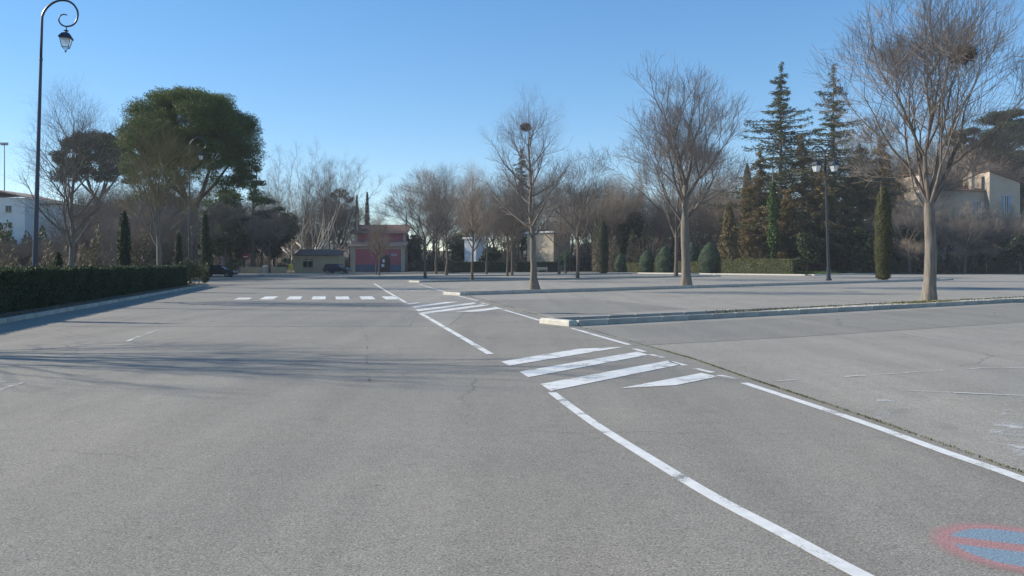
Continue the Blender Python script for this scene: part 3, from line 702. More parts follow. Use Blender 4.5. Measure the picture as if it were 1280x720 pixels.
# grass in the joint between road and car park
rs = np.random.RandomState(11)
jp = [Vector((*p, 0)) for p in jpts]; P = []
for i in range(1, len(jp)-2):
    a_, b_ = jp[i], jp[i+1]; L = (b_-a_).length; k = int(L*(260 if i < 8 else 60))
    t = rs.random(k); dens = 0.5+0.5*np.sin(t*L*1.7+i)
    t = t[rs.random(k) < 0.35+0.65*dens]
    P.append(np.stack([a_.x+(b_.x-a_.x)*t+rs.normal(0, .012, len(t)), a_.y+(b_.y-a_.y)*t+rs.normal(0, .018, len(t)), np.full(len(t), 0.012)], 1))
P = np.concatenate(P)
tag(link('joint_grass', leaf_mesh('joint_grass', P, unit(rs, len(P))*np.array([1, 1, 0.2]), 0.027, rs, 0.3, 0.3, np.tile([[0, 0, 1.0]], (len(P), 1))), M['grass']), 'thin line of grass in the joint beside the white line', 'grass', None, 'stuff')

tag(link('weeds', leaf_mesh('weeds', ME_W[0], ME_W[1], .09, rs, .3, .3, np.tile([[0,0,1.]], (len(ME_W[0]),1))), M['grass'], isl1), kind='stuff')
# right-hand clipped hedges and topiary
KA, KB = Vector((21.4,134,0)), Vector((41.1,110.5,0)); KD = (KB-KA).normalized(); KN = Vector((-KD.y, KD.x, 0)); KN = KN if KN.x > 0 else -KN
def on_kerb(px, off):
    a = KA+KN*off; q = (px-640)/FPX; t = (q*a.y-a.x)/(KD.x-q*KD.y); return a+KD*t
for k, (x0, x1, y0) in enumerate(((889,991,324),(846,884,327),(815,829,328),(780,806,328.5))):
    a_ = on_kerb(x0, 1.6); b_ = on_kerb(x1, 1.6); H = HZ(y0, (a_.y+b_.y)/2)-0.12
    lab = ['broad square-cut yellow-green hedge right of the topiary cones', 'yellow-green hedge between the two tallest topiary cones',
           'short yellow-green hedge behind the forked grey trunk', 'short yellow-green hedge between the two smallest topiary cones'][k]
    clipped_hedge('clipped_hedge', lab, (a_.x, a_.y, 0.1), math.atan2(KD.y, KD.x), (b_-a_).length, 1.3, H, 90, 0.17, M['hedge_leaf_y'], 20+k, group=None)
cone_labels = ['smallest topiary cone, leftmost of the row', 'second topiary cone from the left of the row', 'middle topiary cone of the row of five',
               'topiary cone just right of the forked grey trunk', 'largest topiary cone beside the broad square hedge']
for k, (x, y0, w) in enumerate(((776,317,17),(809,312,19),(832,307.5,24),(865,302.5,22),(887,302.5,26))):
    p = on_kerb(x, 1.9 if k != 3 else 4.5); p.z = .1; Y = p.y; h = HZ(y0, Y)-0.1
    clipped_shape('topiary_cone', 'clipped dark green egg-shaped '+cone_labels[k], 'topiary', p, egg_prof(h, w*Y/1000*1.05), 130, 0.16, M['box_leaf'], 30+k, 'clipped topiary cones')
# low dark hedge in front of the white buildings
for k, (x0, x1, Y) in enumerate(((556,640,143),(645,700,146))):
    a_ = AT(x0, Y); b_ = AT(x1, Y)
    clipped_hedge('clipped_hedge', ['dark low hedge behind the car park trees, left stretch', 'dark low hedge in front of the cream building'][k], (a_.x, Y, 0.1), 0, (b_-a_).length, 1.2, HZ(327.5, Y)-0.1, 40, 0.28, M['hedge_leaf'], 50+k)
# columnar cypresses
for k, (x, y0, w, Y, lab, mt, zb) in enumerate((
        (155,263,14.5,45.5,'clipped dark columnar cypress standing behind the left hedge','cyp_dark',0.1),
        (223,290,10,63,'slim dark cypress right of the brown tree behind the hedge','cyp_dark',0.1),
        (256,263,11,68,'tall slim cypress at the far end of the left hedge','cyp_dark',0.0),
        (73,315,9,33,'smallest cypress, its tip just above the left hedge','cyp_dark',0.1),
        (1104,232,20,75.5,'tall clipped column cypress on the kerbed island by the lamp','cyp_leaf',0.08),
        (754,277,13,127.5,'dark clipped column cypress near the far car park edge','cyp_dark',0.08))):
    p = AT(x, Y, zb)
    clipped_shape('column_cypress', lab, 'cypress', p, col_prof(HZ(y0, Y)-zb, w*Y/1000), 260 if Y < 100 else 110, 0.11 if Y < 100 else 0.18, M[mt], 60+k, 'clipped column cypresses')
p = Vector((-16.6, 23.0, 0.1))
clipped_shape('column_cypress', 'narrow cypress behind the near end of the left hedge', 'cypress', p, col_prof(4.0, 0.4), 220, 0.1, M['cyp_dark'], 70, 'clipped column cypresses')

# ------------------------------------------------------------------ the car park trees
def P_(base=PV, **k): d = dict(base); d.update(k); return d
PV5 = dict(npts=[9,6,5,3,2], wig=[0.1,0.11,0.12,0.14,0.15], trop=[0.05,0.05,0.045,0.04,0.03], tip=[0.1,0.15,0.2,0.35,0.5], kids=[9,8,7,5], t0=[0.1,0.12,0.12,0.15],
           ang=[(22,46),(26,50),(26,54),(25,55)], len=[9,4.4,2.1,1.05,0.5], rad=[.1,.036,.017,.0085,.0055], fall=[0.55,0.5,0.45,0.3])
# right foreground tree
tr, out = fork_tree(12, 3.75, 4.15, 0.245, [(1,176,22,.95,.085),(1,210,12,1.1,.1),(.8,70,7,1.15,.105),(1,-25,13,1.1,.095),(1,4,25,1.0,.1),(.7,-75,22,.95,.07),(.7,105,22,.95,.07),(.2,170,36,.6,.05),(.2,10,36,.6,.05)], 6, 1.45, 1.0, .055, 1.9, .86)
p = G(1162,375.7,0.05); big = bare_tree('bare_tree', 'large bare tree with forked grey trunk on the near right island', p, tr, out, M['bark_grey'], M['twig'], 'bare car park trees', 1, limb_m=M['bark_limb'], flute=True)
# second
tr, out = fork_tree(21, 4.2, 7.0, 0.32, [(.05,180,40,1.0,.1),(.12,10,42,1.0,.1),(.2,260,36,.95,.1),(.35,90,34,.95,.1),(.5,200,30,1.0,.11),(.65,340,30,1.05,.12),(.8,130,24,1.0,.11),(1,20,14,1.1,.13),(1,220,16,1.1,.13)], 6, 1.4, 1.0, .05, 1.62, .86)
p = G(857,357.3,0.08); bare_tree('bare_tree', 'tall bare tree with rounded crown in front of the topiary cones', p, tr, out, M['bark_grey'], M['twig'], 'bare car park trees', limb_m=M['bark_limb'], flute=True)
# third, with a central leader
tr, out = leader_tree(33, 3.3, 11.9, P_(kids=[9,7,5], len=[4,2.1,1.1,0.6], rad=[.06,.028,.013,.008], trop=[.1,.09,.06,.05], t0=[.25,.15,.12]), 0.25, 22, 5.0, (52, 74), 1.5)
p = G(668,362.4,0.08); bare_tree('bare_tree', 'bare upright tree with one straight leader and a dark clump near its top', p, tr, out, M['bark_grey'], M['twig'], 'bare car park trees', limb_m=M['bark_limb'], flute=True, scale=.88)
# generic shapes, copied
Pg = P_(kids=[13,9,7], wig=[.1,.12,.13,.14], ang=[(26,52),(28,55),(25,55)], len=[8,3.6,1.7,0.9], rad=[.14,.033,.016,.01])
protos = []
gl = [('vase', 40), ('leader', 41), ('vase', 42), ('leader', 43)]
def proto_tree(kind, seed, bm, tm):
    R = random.Random(seed)
    if kind == 'vase':
        limbs = [(i*60+R.uniform(-18,18), 10+(i % 3)*12+R.uniform(-3,3), R.uniform(7.2,9.0), R.uniform(.06,.085)) for i in range(6)]
        tr, out = fork_tree(seed, 3.3, 5.2, 0.17, [((i % 4)/3, az, ti+12, lf/8, r) for i, (az, ti, lf, r) in enumerate(limbs)], 6, 1.4, 1.1, .03, 1.95, .84)
    else:
        tr, out = leader_tree(seed, 3.2, 12.5, P_(kids=[9,8,6], len=[4,2.0,1.1,0.7], rad=[.06,.03,.015,.01], trop=[.12,.08,.06,.05], t0=[.2,.15,.12]), 0.17, 26, 4.8, (38, 62), 1.4)
    e = bare_tree('bare_tree', 'bare tree', (0,0,0), tr, out, bm, tm, None)
    return e
specs = [ # px, base y, top y, kind, label
    (722,348.2,178,'vase','bare tree with spreading crown just right of the straight-leader tree'),
    (590,350.6,188,'leader','dark bare tree standing left of the straight-leader tree on the third island'),
    (531,347.8,205,'vase','bare tree with wide crown right of the pink building'),
    (474,344.2,255,'leader','small bare tree in front of the pink building'),
    (558,343.8,196,'leader','slender bare tree between the two dark-trunked trees'),
    (634,345.2,225,'leader','slender bare tree close left of the straight-leader tree'),
    (640,344.4,215,'vase','bare tree behind the straight-leader tree'),
    (845,345.6,150,'vase','bare tree half hidden behind the tall rounded one'),
    (608,342.6,230,'leader','thin bare tree before the white building'),
    (699,342.8,215,'leader','thin bare tree beside the far lamp post'),
    (545,342.6,215,'leader','thin pale bare tree at the back right of the pink building'),
    (337,341.2,255,'vase','small bare tree between the no-entry sign and the sand-coloured hut'),
    (470,343.4,268,'leader','thin bare sapling by the doorway of the pink building'),
]
proto = {'vase': [proto_tree('vase', 40, M['bark_dark'], M['twig_dark']), proto_tree('vase', 47, M['bark_dark'], M['twig_brown'])],
         'leader': [proto_tree('leader', 41, M['bark_dark'], M['twig_dark']), proto_tree('leader', 48, M['bark_dark'], M['twig_brown'])]}
HT = {}
for k, v in proto.items():
    for i, e in enumerate(v):
        HT[(k, i)] = max(max(q.co.z for q in ch.data.vertices) for ch in e.children)
used = set(); cnt = 0
def put_tree(kind, i, p, h, rz, label, group, name='bare_tree', wide=1.0):
    e = proto[kind][i]
    if (kind, i) in used: e = copy_tree(e)
    used.add((kind, i)); e.location = p; s = h/HT[(kind, i)]; e.scale = (s*wide, s*wide, s); e.rotation_euler = (0, 0, rz)
    e.name = name; tag(e, label, 'tree', group); return e
R = random.Random(99)
for k, (x, yb, yt, kind, lab) in enumerate(specs):
    p = G(x, yb, 0.08); put_tree(kind, k % 2, p, HZ(yt, p.y)-0.08, R.uniform(0, 6.28), lab, 'bare car park trees')
# row of small trees behind the left hedge (the first two stand left of the frame and throw their shadows into it)
tr, out = leader_tree(51, 2.0, 8.2, P_(kids=[9,7,5], len=[4,1.7,.9,.5], rad=[.05,.022,.011,.006], trop=[.1,.08,.06,.05], t0=[.2,.15,.12]), 0.14, 20, 3.9, (42, 62), 1.3)
e = bare_tree('verge_tree', 'thin bare tree with pale stem behind the left hedge, nearest the lamp', (AT(86,34,0.1)), tr, out, M['bark_grey'], M['twig_dark'], 'bare trees behind the left hedge')
tr, out = fork_tree(61, 2.4, 4.6, .15, [(0,180,36,1,.06),(.2,20,38,1,.06),(.4,270,30,1,.06),(.6,100,30,1,.06),(.8,200,22,1,.06),(1,30,12,1.15,.075),(1,240,12,1.1,.07)], 4, 1.3, 1.0, .05, 1.42, .86)
bare_tree('verge_tree', 'bare tree left of the view behind the near hedge, shadow across the road', (-18.6,15.9,0.1), tr, out, M['bark_grey'], M['twig_dark'], 'bare trees behind the left hedge')
tr, out = fork_tree(57, 2.6, 5.0, .19, [(0,180,38,1,.07),(.1,0,40,1,.07),(.3,270,30,1,.07),(.5,100,30,1,.07),(.7,190,24,1,.07),(.9,20,24,1,.07),(1,60,8,1.1,.08),(1,240,10,1.1,.08)], 5, 1.3, 1.0, .05, 1.35, .86)
bare_tree('verge_tree', 'brown-olive bare tree right of the clipped cypress behind the left hedge', AT(198,55,0.1), tr, out, M['bark_grey'], M['twig_olive'], 'bare trees behind the left hedge')
# nest in the big tree
def nest(name, label, c, r):
    R = random.Random(3); br = []
    for i in range(620):
        d = Vector((R.gauss(0,1), R.gauss(0,1), R.gauss(0,0.7))).normalized(); q = c+Vector((d.x*r, d.y*r, d.z*r*0.75))*R.uniform(.5,1)
        t = Vector((R.gauss(0,1), R.gauss(0,1), R.gauss(0,.6))).normalized()*r*R.uniform(.3,.7)
        br.append(([q-t, q+Vector((0,0,.03)), q+t], [.012,.014,.008]))
    o = link(name, tubes_mesh(name, br, 3), M['straw']); return tag(o, label, 'nest')
Yn = 33.6
nest('bird_nest', 'dark ball of sticks high in the crown of the large right tree', AT(1203, Yn, HZ(68, Yn)), 0.5)
nest('bird_nest', 'dark stick nest near the top of the straight-leader tree', AT(657, 50.0, HZ(159, 50.0)), 0.3)

# ------------------------------------------------------------------ big evergreens
def stone_pine(name, label, base, H, crown_w, crown_h, seed, leafm, n_cl, n_per, leaf, forks):
    e = thing(name, label, 'tree', base); rs = np.random.RandomState(seed); R = random.Random(seed)
    z0 = H-crown_h; br = []
    zf = z0*0.78+0.5
    br.append(([Vector((0,0,zf*i/6)) + Vector((0.15*math.sin(i),0,0)) for i in range(7)], [H*0.03*(1-0.06*i)*(1.25 if i == 0 else 1) for i in range(7)]))
    cl = []; tops = []
    for k in range(n_cl):
        a = 2.399*k; q = math.sqrt((k+0.5)/n_cl); r = q*crown_w/2*0.9
        top = z0+crown_h*(0.98-0.42*q**3.4); zz = top-R.uniform(0.2, 0.12*crown_h+0.4)-(R.uniform(0,0.55)*crown_h if q > .55 and R.random() < .6 else 0)
        c = np.array([r*math.cos(a), r*math.sin(a), zz]); s = R.uniform(0.06, 0.1)*crown_w
        cl.append((c, (s, s, s*0.72))); tops.append(Vector(c))
    for k in range(int(n_cl*.9)):
        a = R.uniform(0, 6.283); q = R.uniform(.1, .97); c = np.array([q*crown_w*.45*math.cos(a), q*crown_w*.45*math.sin(a), z0+crown_h*(R.uniform(.0, .55) if q > .6 else R.uniform(.2, .75))]); sc_ = R.uniform(.04, .075)*crown_w
        cl.append((c, (sc_, sc_, sc_*.7)))
    for k in range(forks):
        a = 2*math.pi*k/forks+0.4; d = Vector((math.cos(a), math.sin(a), 0))
        st = Vector((0.1,0,zf-0.3-(k % 3)*H*0.03)); en = d*crown_w*0.3+Vector((0,0,z0+crown_h*0.35))
        mid = st.lerp(en, .5)+Vector((0,0,-0.06*H*0.3)); br.append(([st, st.lerp(mid,.5), mid, mid.lerp(en,.5)+Vector((0,0,.2)), en], [H*.011, H*.009, H*.008, H*.006, H*.004]))
        near = sorted(tops, key=lambda t: (t-en).length)[:6]
        for t in near: br.append(([mid.lerp(en,.7), en.lerp(t,.5)+Vector((0,0,-.2)), t], [H*.003, H*.0025, H*.0015]))
    link('trunk', tubes_mesh('trunk', br, 8), M['bark_pine'], e)
    tag(link('crown', clump_crown('crown', rs, cl, n_per, leaf, 0.9, 0.28, 0.35), leafm, e), kind='stuff')
    return e
b0 = AT(240, 96, 0); H = HZ(115, 96)
stone_pine('stone_pine', 'huge umbrella pine with a dense rounded green crown at left', b0, H, 17.0, 11.5, 4, M['pine_leaf'], 210, 520, 0.26, 6)
b0 = AT(121, 128, 2); H = HZ(167, 128)-2
stone_pine('stone_pine', 'smaller dark umbrella pine left of the huge one', b0, H, 13.5, 8.0, 6, M['pine_dark'], 90, 320, 0.4, 6)
b0 = AT(424, 185, 3); H = HZ(236, 185)-3
stone_pine('stone_pine', 'round dark pine behind the white-limbed plane trees', b0, H, 9, 10, 9, M['pine_dark'], 40, 200, 0.5, 5)

def conifer(name, label, base, H, rad, seed, leafm, nwh=34, droop=0.25, sparse=1.0, clear=0.12, leaf=0.5, twig=True, upcurve=0.25, pw=0.95):
    e = thing(name, label, 'tree', base); R = random.Random(seed); rs = np.random.RandomState(seed); br = []; PP = []; AA = []
    br.append(([Vector((0.1*math.sin(i*2.1),0.1*math.cos(i*1.7),H*0.99*i/10)) for i in range(11)], [max(.02, H*.016*(1-i/10.2)) for i in range(11)]))
    for k in range(nwh):
        t = clear+(1-clear)*(k/nwh); z = H*t; L0 = rad*(1-t)**pw+0.15
        nb = R.randint(4, 6)
        for j in range(nb):
            a = R.uniform(0, 6.28); L = L0*R.uniform(.4, 1.15)*(.8+.35*math.sin(a*2+z*.55+seed))
            d = Vector((math.cos(a), math.sin(a), 0))
            if R.random() < .08: continue
            n = 5; pts = []; zj = R.uniform(-.5,.5)*H/35
            for i in range(n+1):
                s = i/n; pts.append(Vector((d.x*L*s, d.y*L*s, z+zj+R.uniform(-.1,.1)+L*(0.12*s-droop*s*s*1.2+upcurve*s**4*0.6))))
            br.append((pts, [0.03+0.012*L*(1-i/n) for i in range(n+1)]))
            m = max(4, int(L*7*sparse)); ss = rs.random(m)**0.7
            for s in ss:
                f = min(s*n, n-1e-3); i = int(f); q = pts[i].lerp(pts[i+1], f-i); side = rs.choice([-1, 1]); w = L*0.28*(1-s*0.7)*rs.random()
                c = q+Vector((-d.y, d.x, 0))*side*w+Vector((0,0,-abs(rs.normal(0,.12))-w*0.25))
                PP.append(tuple(c)); AA.append((d.x-d.y*side*.8, d.y+d.x*side*.8, -0.35))
    link('trunk', tubes_mesh('trunk', br, 5), M['bark_dark'], e)
    P = np.array(PP); A = np.array(AA); P = np.repeat(P, 3, axis=0)+rs.normal(0, .14, (3*len(P), 3)); A = np.repeat(A, 3, axis=0)
    tag(link('foliage', leaf_mesh('foliage', P, np.tile([[0,0,1.0]], (len(P),1)), leaf, rs, 0.6, 0.3, A), leafm, e), kind='stuff')
    return e
conifer('spruce', 'tall sparse spruce, left of the pair of pointed conifers', AT(976,140,0), HZ(77,140), 18.5, 1, M['spruce_leaf'], 66, .16, 1.35, .1, .45, pw=1.05)
conifer('spruce', 'tall ragged spruce behind the twin-lantern lamp post', AT(1042,146,0), HZ(80,146), 19, 2, M['spruce_leaf'], 64, .16, 1.3, .1, .45, pw=1.05)
conifer('spruce', 'dark conifer rising behind the straight-leader bare tree', AT(652,175,3), HZ(185,175)-3, 7, 3, M['pine_dark'], 30, .3, .9, .1, .7)
def layered_cedar(name, label, base, H, rad, seed, leafm, low=.35, n=26, lean=0):
    e = thing(name, label, 'tree', base); R = random.Random(seed); rs = np.random.RandomState(seed)
    br = [([Vector((lean*(i/8)**1.5+.15*math.sin(i), .1*math.cos(i), H*i/8)) for i in range(9)], [max(.05, H*.02*(1-i/8.4)) for i in range(9)])]; cl = []
    for k in range(n):
        t = low+(1-low)*((k+R.random())/n); a = R.uniform(0, 6.283); q = R.uniform(.15, 1.0); r = rad*(1-.62*((t-low)/(1-low))**1.5)*q
        c = Vector((lean*t**1.5+r*math.cos(a), r*math.sin(a), H*t+R.uniform(-.3,.3))); sz = R.uniform(.2, .34)*rad*(1.15-.45*t)
        cl.append((np.array(c), (sz, sz, sz*.38))); st = Vector((lean*t**1.5, 0, H*t-.06*H)); br.append(([st, st.lerp(c, .5)+Vector((0,0,.15)), c], [H*.007, H*.005, H*.002]))
    link('trunk', tubes_mesh('trunk', br, 6), M['bark_dark'], e)
    tag(link('foliage', clump_crown('foliage', rs, cl, 420, .4, .8, .35, .2), leafm, e), kind='stuff'); return e
layered_cedar('cedar', 'spreading blue-green cedar right of the huge umbrella pine', AT(314,140,0), HZ(203,140), 5.5, 5, M['cedar_leaf'], .45, 20, 1.0)
layered_cedar('cedar', 'flat-layered cedar behind the villa at the right edge', AT(1262,172,6), HZ(140,172)-6, 11, 6, M['pine_dark'], .3, 70)
layered_cedar('cedar', 'dark layered cedar above the villa roof', AT(1205,180,6), HZ(162,180)-6, 9, 7, M['pine_dark'], .3, 60)
for k, (x, yt, Y, rad, lab) in enumerate(((950,185,133,5.5,'brown-green drooping conifer in front of the first spruce'),(1003,165,137,7.0,'broad olive-brown conifer between the two spruces'),
        (1026,210,131,6.0,'olive-brown drooping conifer left of the twin-lantern lamp'),(1074,175,140,8.0,'broad olive-brown conifer right of the twin-lantern lamp'),(1100,168,150,8.0,'tall olive-brown conifer left of the large bare tree'),(1135,195,158,8.0,'olive-brown conifer behind the villa'),(985,235,128,5.0,'low olive-brown conifer at the foot of the first spruce'))):
    conifer('brown_conifer', lab, AT(x, Y, 0), HZ(yt, Y), rad*1.35, 200+k, M['cyp_brown'], 32, .4, 1.7, .04, .55, pw=.75)
# narrow brown-green conifers in the dense group on the right
for k, (x, yt, w, Y, mt, lab) in enumerate((
        (911,256,30,128,'cyp_brown','small brown-green pyramid conifer beside the hedge'),
        (934,205,24,140,'cyp_brown','tall narrow brown-green conifer left of the spruces'),
        (446,245,9,190,'cyp_dark','slim pointed dark cypress above the roofs, shorter of two'),
        (459,241,10,192,'cyp_dark','slim pointed dark cypress above the roofs, taller of two'))):
    b0 = AT(x, Y, 0); H = HZ(yt, Y); wr = w*Y/1000; rs = np.random.RandomState(80+k); e = thing('pointed_conifer', lab, 'tree', b0)
    link('trunk', MB().tube([(0,0,-.1),(0,0,H*.9)], [.22,.04], 7).mesh('trunk'), M['bark_dark'], e)
    n = int(2600*max(.35, wr/4)*H/14); t = rs.random(n)**.85; a = rs.random(n)*6.283
    rr = wr/2*((1-t)**.6*np.minimum(1, t*7+.4))*(0.55+.5*rs.random(n)**.5)*(1+.18*np.sin(4*a+9*t)+.12*np.sin(7*a-23*t))
    P = np.stack([rr*np.cos(a), rr*np.sin(a), .3+t*(H-.3)], 1); N = np.stack([np.cos(a), np.sin(a), .3+0*a], 1)
    tag(link('foliage', leaf_mesh('foliage', P, N, .62, rs, .8, .42, np.tile([[0,0,1.]], (n,1))), M[mt], e), kind='stuff')
# ivy-clad stem
for k, (x, y0, Y, lab) in enumerate(((966,228,126,'ivy-covered trunk glowing green in front of the spruces'),(1033,288,130,'short ivy-covered trunk behind the twin-lantern lamp'))):
    H = HZ(y0, Y); rs = np.random.RandomState(90+k); e = thing('ivy_trunk', lab, 'tree', AT(x, Y, 0))
    link('trunk', MB().tube([(0,0,-.1),(.2,0,H*.5),(0,0,H*1.15)], [.35,.25,.1], 8).mesh('trunk'), M['bark_dark'], e)
    n = 3000; t = rs.random(n); a = rs.random(n)*6.283; r = (.5+.55*np.sin(t*9+1)**2)*(1-.5*t)*(.5+.7*rs.random(n))*(1.25 if k == 0 else .9)
    P = np.stack([r*np.cos(a), r*np.sin(a), t*H], 1); N = np.stack([np.cos(a), np.sin(a), 0*a], 1)
    tag(link('foliage', leaf_mesh('foliage', P, N, .35, rs, .7, .8), M['ivy_leaf'], e), kind='stuff')

# dark broadleaf evergreens, bushes
def bushy(name, label, cat, base, w, d, h, seed, leafm, n_cl, n_per, leaf, z0=0.15, group=None, trunk=True):
    e = thing(name, label, cat, base, 0, group); rs = np.random.RandomState(seed); cl = []
    for _ in range(n_cl):
        u = unit(rs, 1)[0]; q = rs.random()**.4
        c = np.array([u[0]*w/2*.8*q, u[1]*d/2*.8*q, h*(z0+(1-z0)*.5)+u[2]*h*(1-z0)*.42*q]); s = rs.uniform(.14, .24)*min(w, h)
        cl.append((c, (s, s, s*.85)))
    if trunk: link('trunk', MB().tube([(0,0,-.1),(.1,0,h*.35),(0,.1,h*.7)], [.03*h,.022*h,.01*h], 7).mesh('trunk'), M['bark_dark'], e)
    tag(link('foliage', clump_crown('foliage', rs, cl, n_per, leaf, .9, .55, .4), leafm, e), kind='stuff')
    return e
for k, a_ in enumerate((
        ('evergreen_tree','dark evergreen mass left of the plane trees','tree',342,152,60,252,'ever_leaf'),
        ('evergreen_tree','rust-brown leafy tree above the no-entry sign','tree',305,148,48,268,'brush_leaf'),
        ('evergreen_tree','dark green tree below the cedar behind the parked car','tree',283,146,50,240,'ever_leaf'),
        ('evergreen_tree','olive bush-like tree under the huge umbrella pine','tree',258,112,24,292,'ivy_leaf'),
        ('evergreen_tree','olive-green leafy tree showing under the right side of the umbrella pine','tree',282,138,58,232,'pine_leaf'),
        ('evergreen_tree','olive tree behind the brown-olive bare tree at left','tree',215,112,60,238,'pine_leaf'),
        ('evergreen_tree','dark shrub half covering the white garden building','tree',612,150,26,305,'ever_leaf'),
        ('evergreen_tree','dark shrubby evergreen left of the white building','tree',575,160,34,290,'ever_leaf'),
        ('evergreen_tree','dark rounded evergreen right of the pink building','tree',515,168,30,290,'ever_leaf'),
        ('evergreen_tree','dark green tree at the foot of the villa','tree',1245,140,60,290,'ever_leaf'),
        ('evergreen_tree','green leafy tree left of the villa behind the large bare tree','tree',1140,138,56,268,'ivy_leaf'),
        ('evergreen_tree','blue-green shrubby tree at the right edge below the villa','tree',1275,128,40,287,'cedar_leaf'),
        ('evergreen_tree','dark evergreen under the spruces at the verge','tree',1075,126,60,285,'ever_leaf'),
        ('evergreen_tree','dark evergreen behind the small topiary cones','tree',790,150,44,262,'ever_leaf'),
        ('evergreen_tree','dark evergreen above the hedge beside the conifers','tree',1008,124,40,290,'ever_leaf'))):
    nm, lab, ct, x, Y, wpx, yt, mt = a_; h = HZ(yt, Y); w = wpx*Y/1000
    bushy(nm, lab, ct, AT(x, Y, 0), w, w, h, 100+k, M[mt], 26, 150, .5)
for k, (x, Y, w, h, mt, lab) in enumerate((
        (295,121,2.8,2.6,'bush_leaf','round pale green bush left of the no-entry sign'),
        (354,141,3.2,2.6,'bush_leaf','round pale green bush left of the sand-coloured hut'),
        (248,62,1.6,1.9,'bush_leaf','pale green shrub tips above the end of the left hedge'),
        (706,140,3.6,4.2,'box_leaf','dark rounded shrub beside the far lamp post'))):
    bushy('round_bush', lab, 'bush', AT(x, Y, 0), w, w, h, 130+k, M[mt], 12, 500, .22, .1)

# pollarded plane trees with white limbs
def plane_tree(label, base, H, seed, spread):
    R = random.Random(seed); out = {}; tr = [([Vector((0,0,0)), Vector((0,0,1.5)), Vector((0.1,0,3.2))], [.42,.34,.34])]
    P = P_(npts=[8,6,4,3], wig=[.06,.09,.12,.14], trop=[.02,.04,.04,.03], tip=[.2,.2,.3,.5], kids=[13,10,7], t0=[.3,.1,.1], ang=[(22,48),(25,55),(25,55)], len=[8,3.2,1.5,.8], rad=[.1,.035,.018,.012], fall=[.3,.4,.3])
    for k in range(9):
        a = R.uniform(0, 6.28); el = R.uniform(.35, .9); d = Vector((math.cos(a), math.sin(a), el)).normalized(); L = spread*R.uniform(.5, 1)
        en = Vector((0.1,0,3.0))+d*L; kn = en+Vector((0,0,.1)); tr.append(([Vector((0.1,0,2.9)), Vector((.1,0,2.9)).lerp(en,.5)+Vector((0,0,-.15)), en, kn], [.24,.2,.17,.21]))
        for s in range(2):
            dd_ = Vector((R.gauss(0,.2)+d.x*.22, R.gauss(0,.2)+d.y*.22, 1)); grow(R, kn, dd_, (H-kn.z)*R.uniform(.6, 1.0), R.uniform(.05,.09), 0, P, out)
    return bare_tree('plane_tree', label, base, tr, out, M['bark_white'], M['twig_pale'], 'pollarded plane trees', limb_m=M['bark_shoot'])
plane_tree('white-limbed plane tree behind the sand-coloured hut', AT(392,160,0.3), HZ(182,160), 11, 5.0)
plane_tree('left white-limbed plane tree with tall pale shoots', AT(366,168,0.5), HZ(190,168), 12, 4.4)
plane_tree('white-limbed plane tree rising left of the pink building', AT(414,166,0.4), HZ(196,166), 13, 4.6)

# background wood of bare brown trees
bg = []
R = random.Random(17)
def bgrow(n, x0, x1, Y0, Y1, yt0, yt1, grp, lab, w=1.0):
    for i in range(n):
        x = x0+(x1-x0)*(i+R.random())/n; Y = R.uniform(Y0, Y1); p = AT(x, Y, 0)
        p.z = max(0, hill_h(p.x, p.y)) if Y > 155 else (terr_h(p.x, p.y) if p.x < -45 else 0.05)
        h = HZ(R.uniform(yt0, yt1), Y)-p.z
        put_tree(R.choice(['vase','vase','leader']), R.randint(0,1), p, h, R.uniform(0,6.28), lab, grp, 'woodland_tree', w*R.uniform(.95, 1.3))
bgrow(14, 512, 770, 165, 195, 200, 262, 'bare woodland behind the car park', 'bare brown tree in the wood between the pink building and the dark cypress')
bgrow(14, 520, 780, 170, 200, 240, 290, 'bare woodland behind the car park', 'low bare tree in the wood behind the cream and white buildings', 1.2)
bgrow(22, 735, 960, 142, 178, 200, 268, 'bare woodland behind the car park', 'bare brown tree in the wood behind the topiary cones')
bgrow(18, 735, 960, 150, 185, 230, 285, 'bare woodland behind the car park', 'low bare tree deep in the wood behind the topiary cones', 1.2)
bgrow(9, 950, 1110, 138, 152, 215, 280, 'bare woodland behind the car park', 'bare tree among the conifers behind the twin-lantern lamp')
bgrow(14, 1105, 1300, 124, 146, 262, 300, 'bare woodland behind the car park', 'low bare brown tree at the far kerb below the villa', 1.1)
bgrow(11, 1120, 1290, 126, 146, 230, 278, 'bare woodland behind the car park', 'bare tree screening the front of the villa', 1.0)
bgrow(20, 1070, 1300, 162, 185, 150, 215, 'bare woodland behind the car park', 'tall bare tree rising behind the villa', 1.2)
bgrow(8, -20, 76, 76, 112, 288, 305, 'bare woodland behind the left hedge', 'low bare tree in front of the white building', 1.2)
bgrow(22, 78, 235, 72, 125, 218, 290, 'bare woodland behind the left hedge', 'bare brown tree in the wood under the two umbrella pines', 1.1)
bgrow(9, 150, 240, 98, 112, 205, 245, 'bare woodland behind the left hedge', 'taller bare tree standing under the crown of the huge umbrella pine', 1.2)
bgrow(8, 90, 215, 66, 90, 255, 300, 'bare woodland behind the left hedge', 'low bare brown tree close behind the left hedge', 1.2)
bgrow(10, 190, 340, 138, 155, 225, 285, 'bare woodland behind the left hedge', 'bare brown tree in the wood behind the no-entry sign', 1.2)
bgrow(18, 330, 445, 168, 190, 235, 290, 'bare woodland behind the plane trees', 'bare brown tree massed behind the pale plane trees', 1.2)
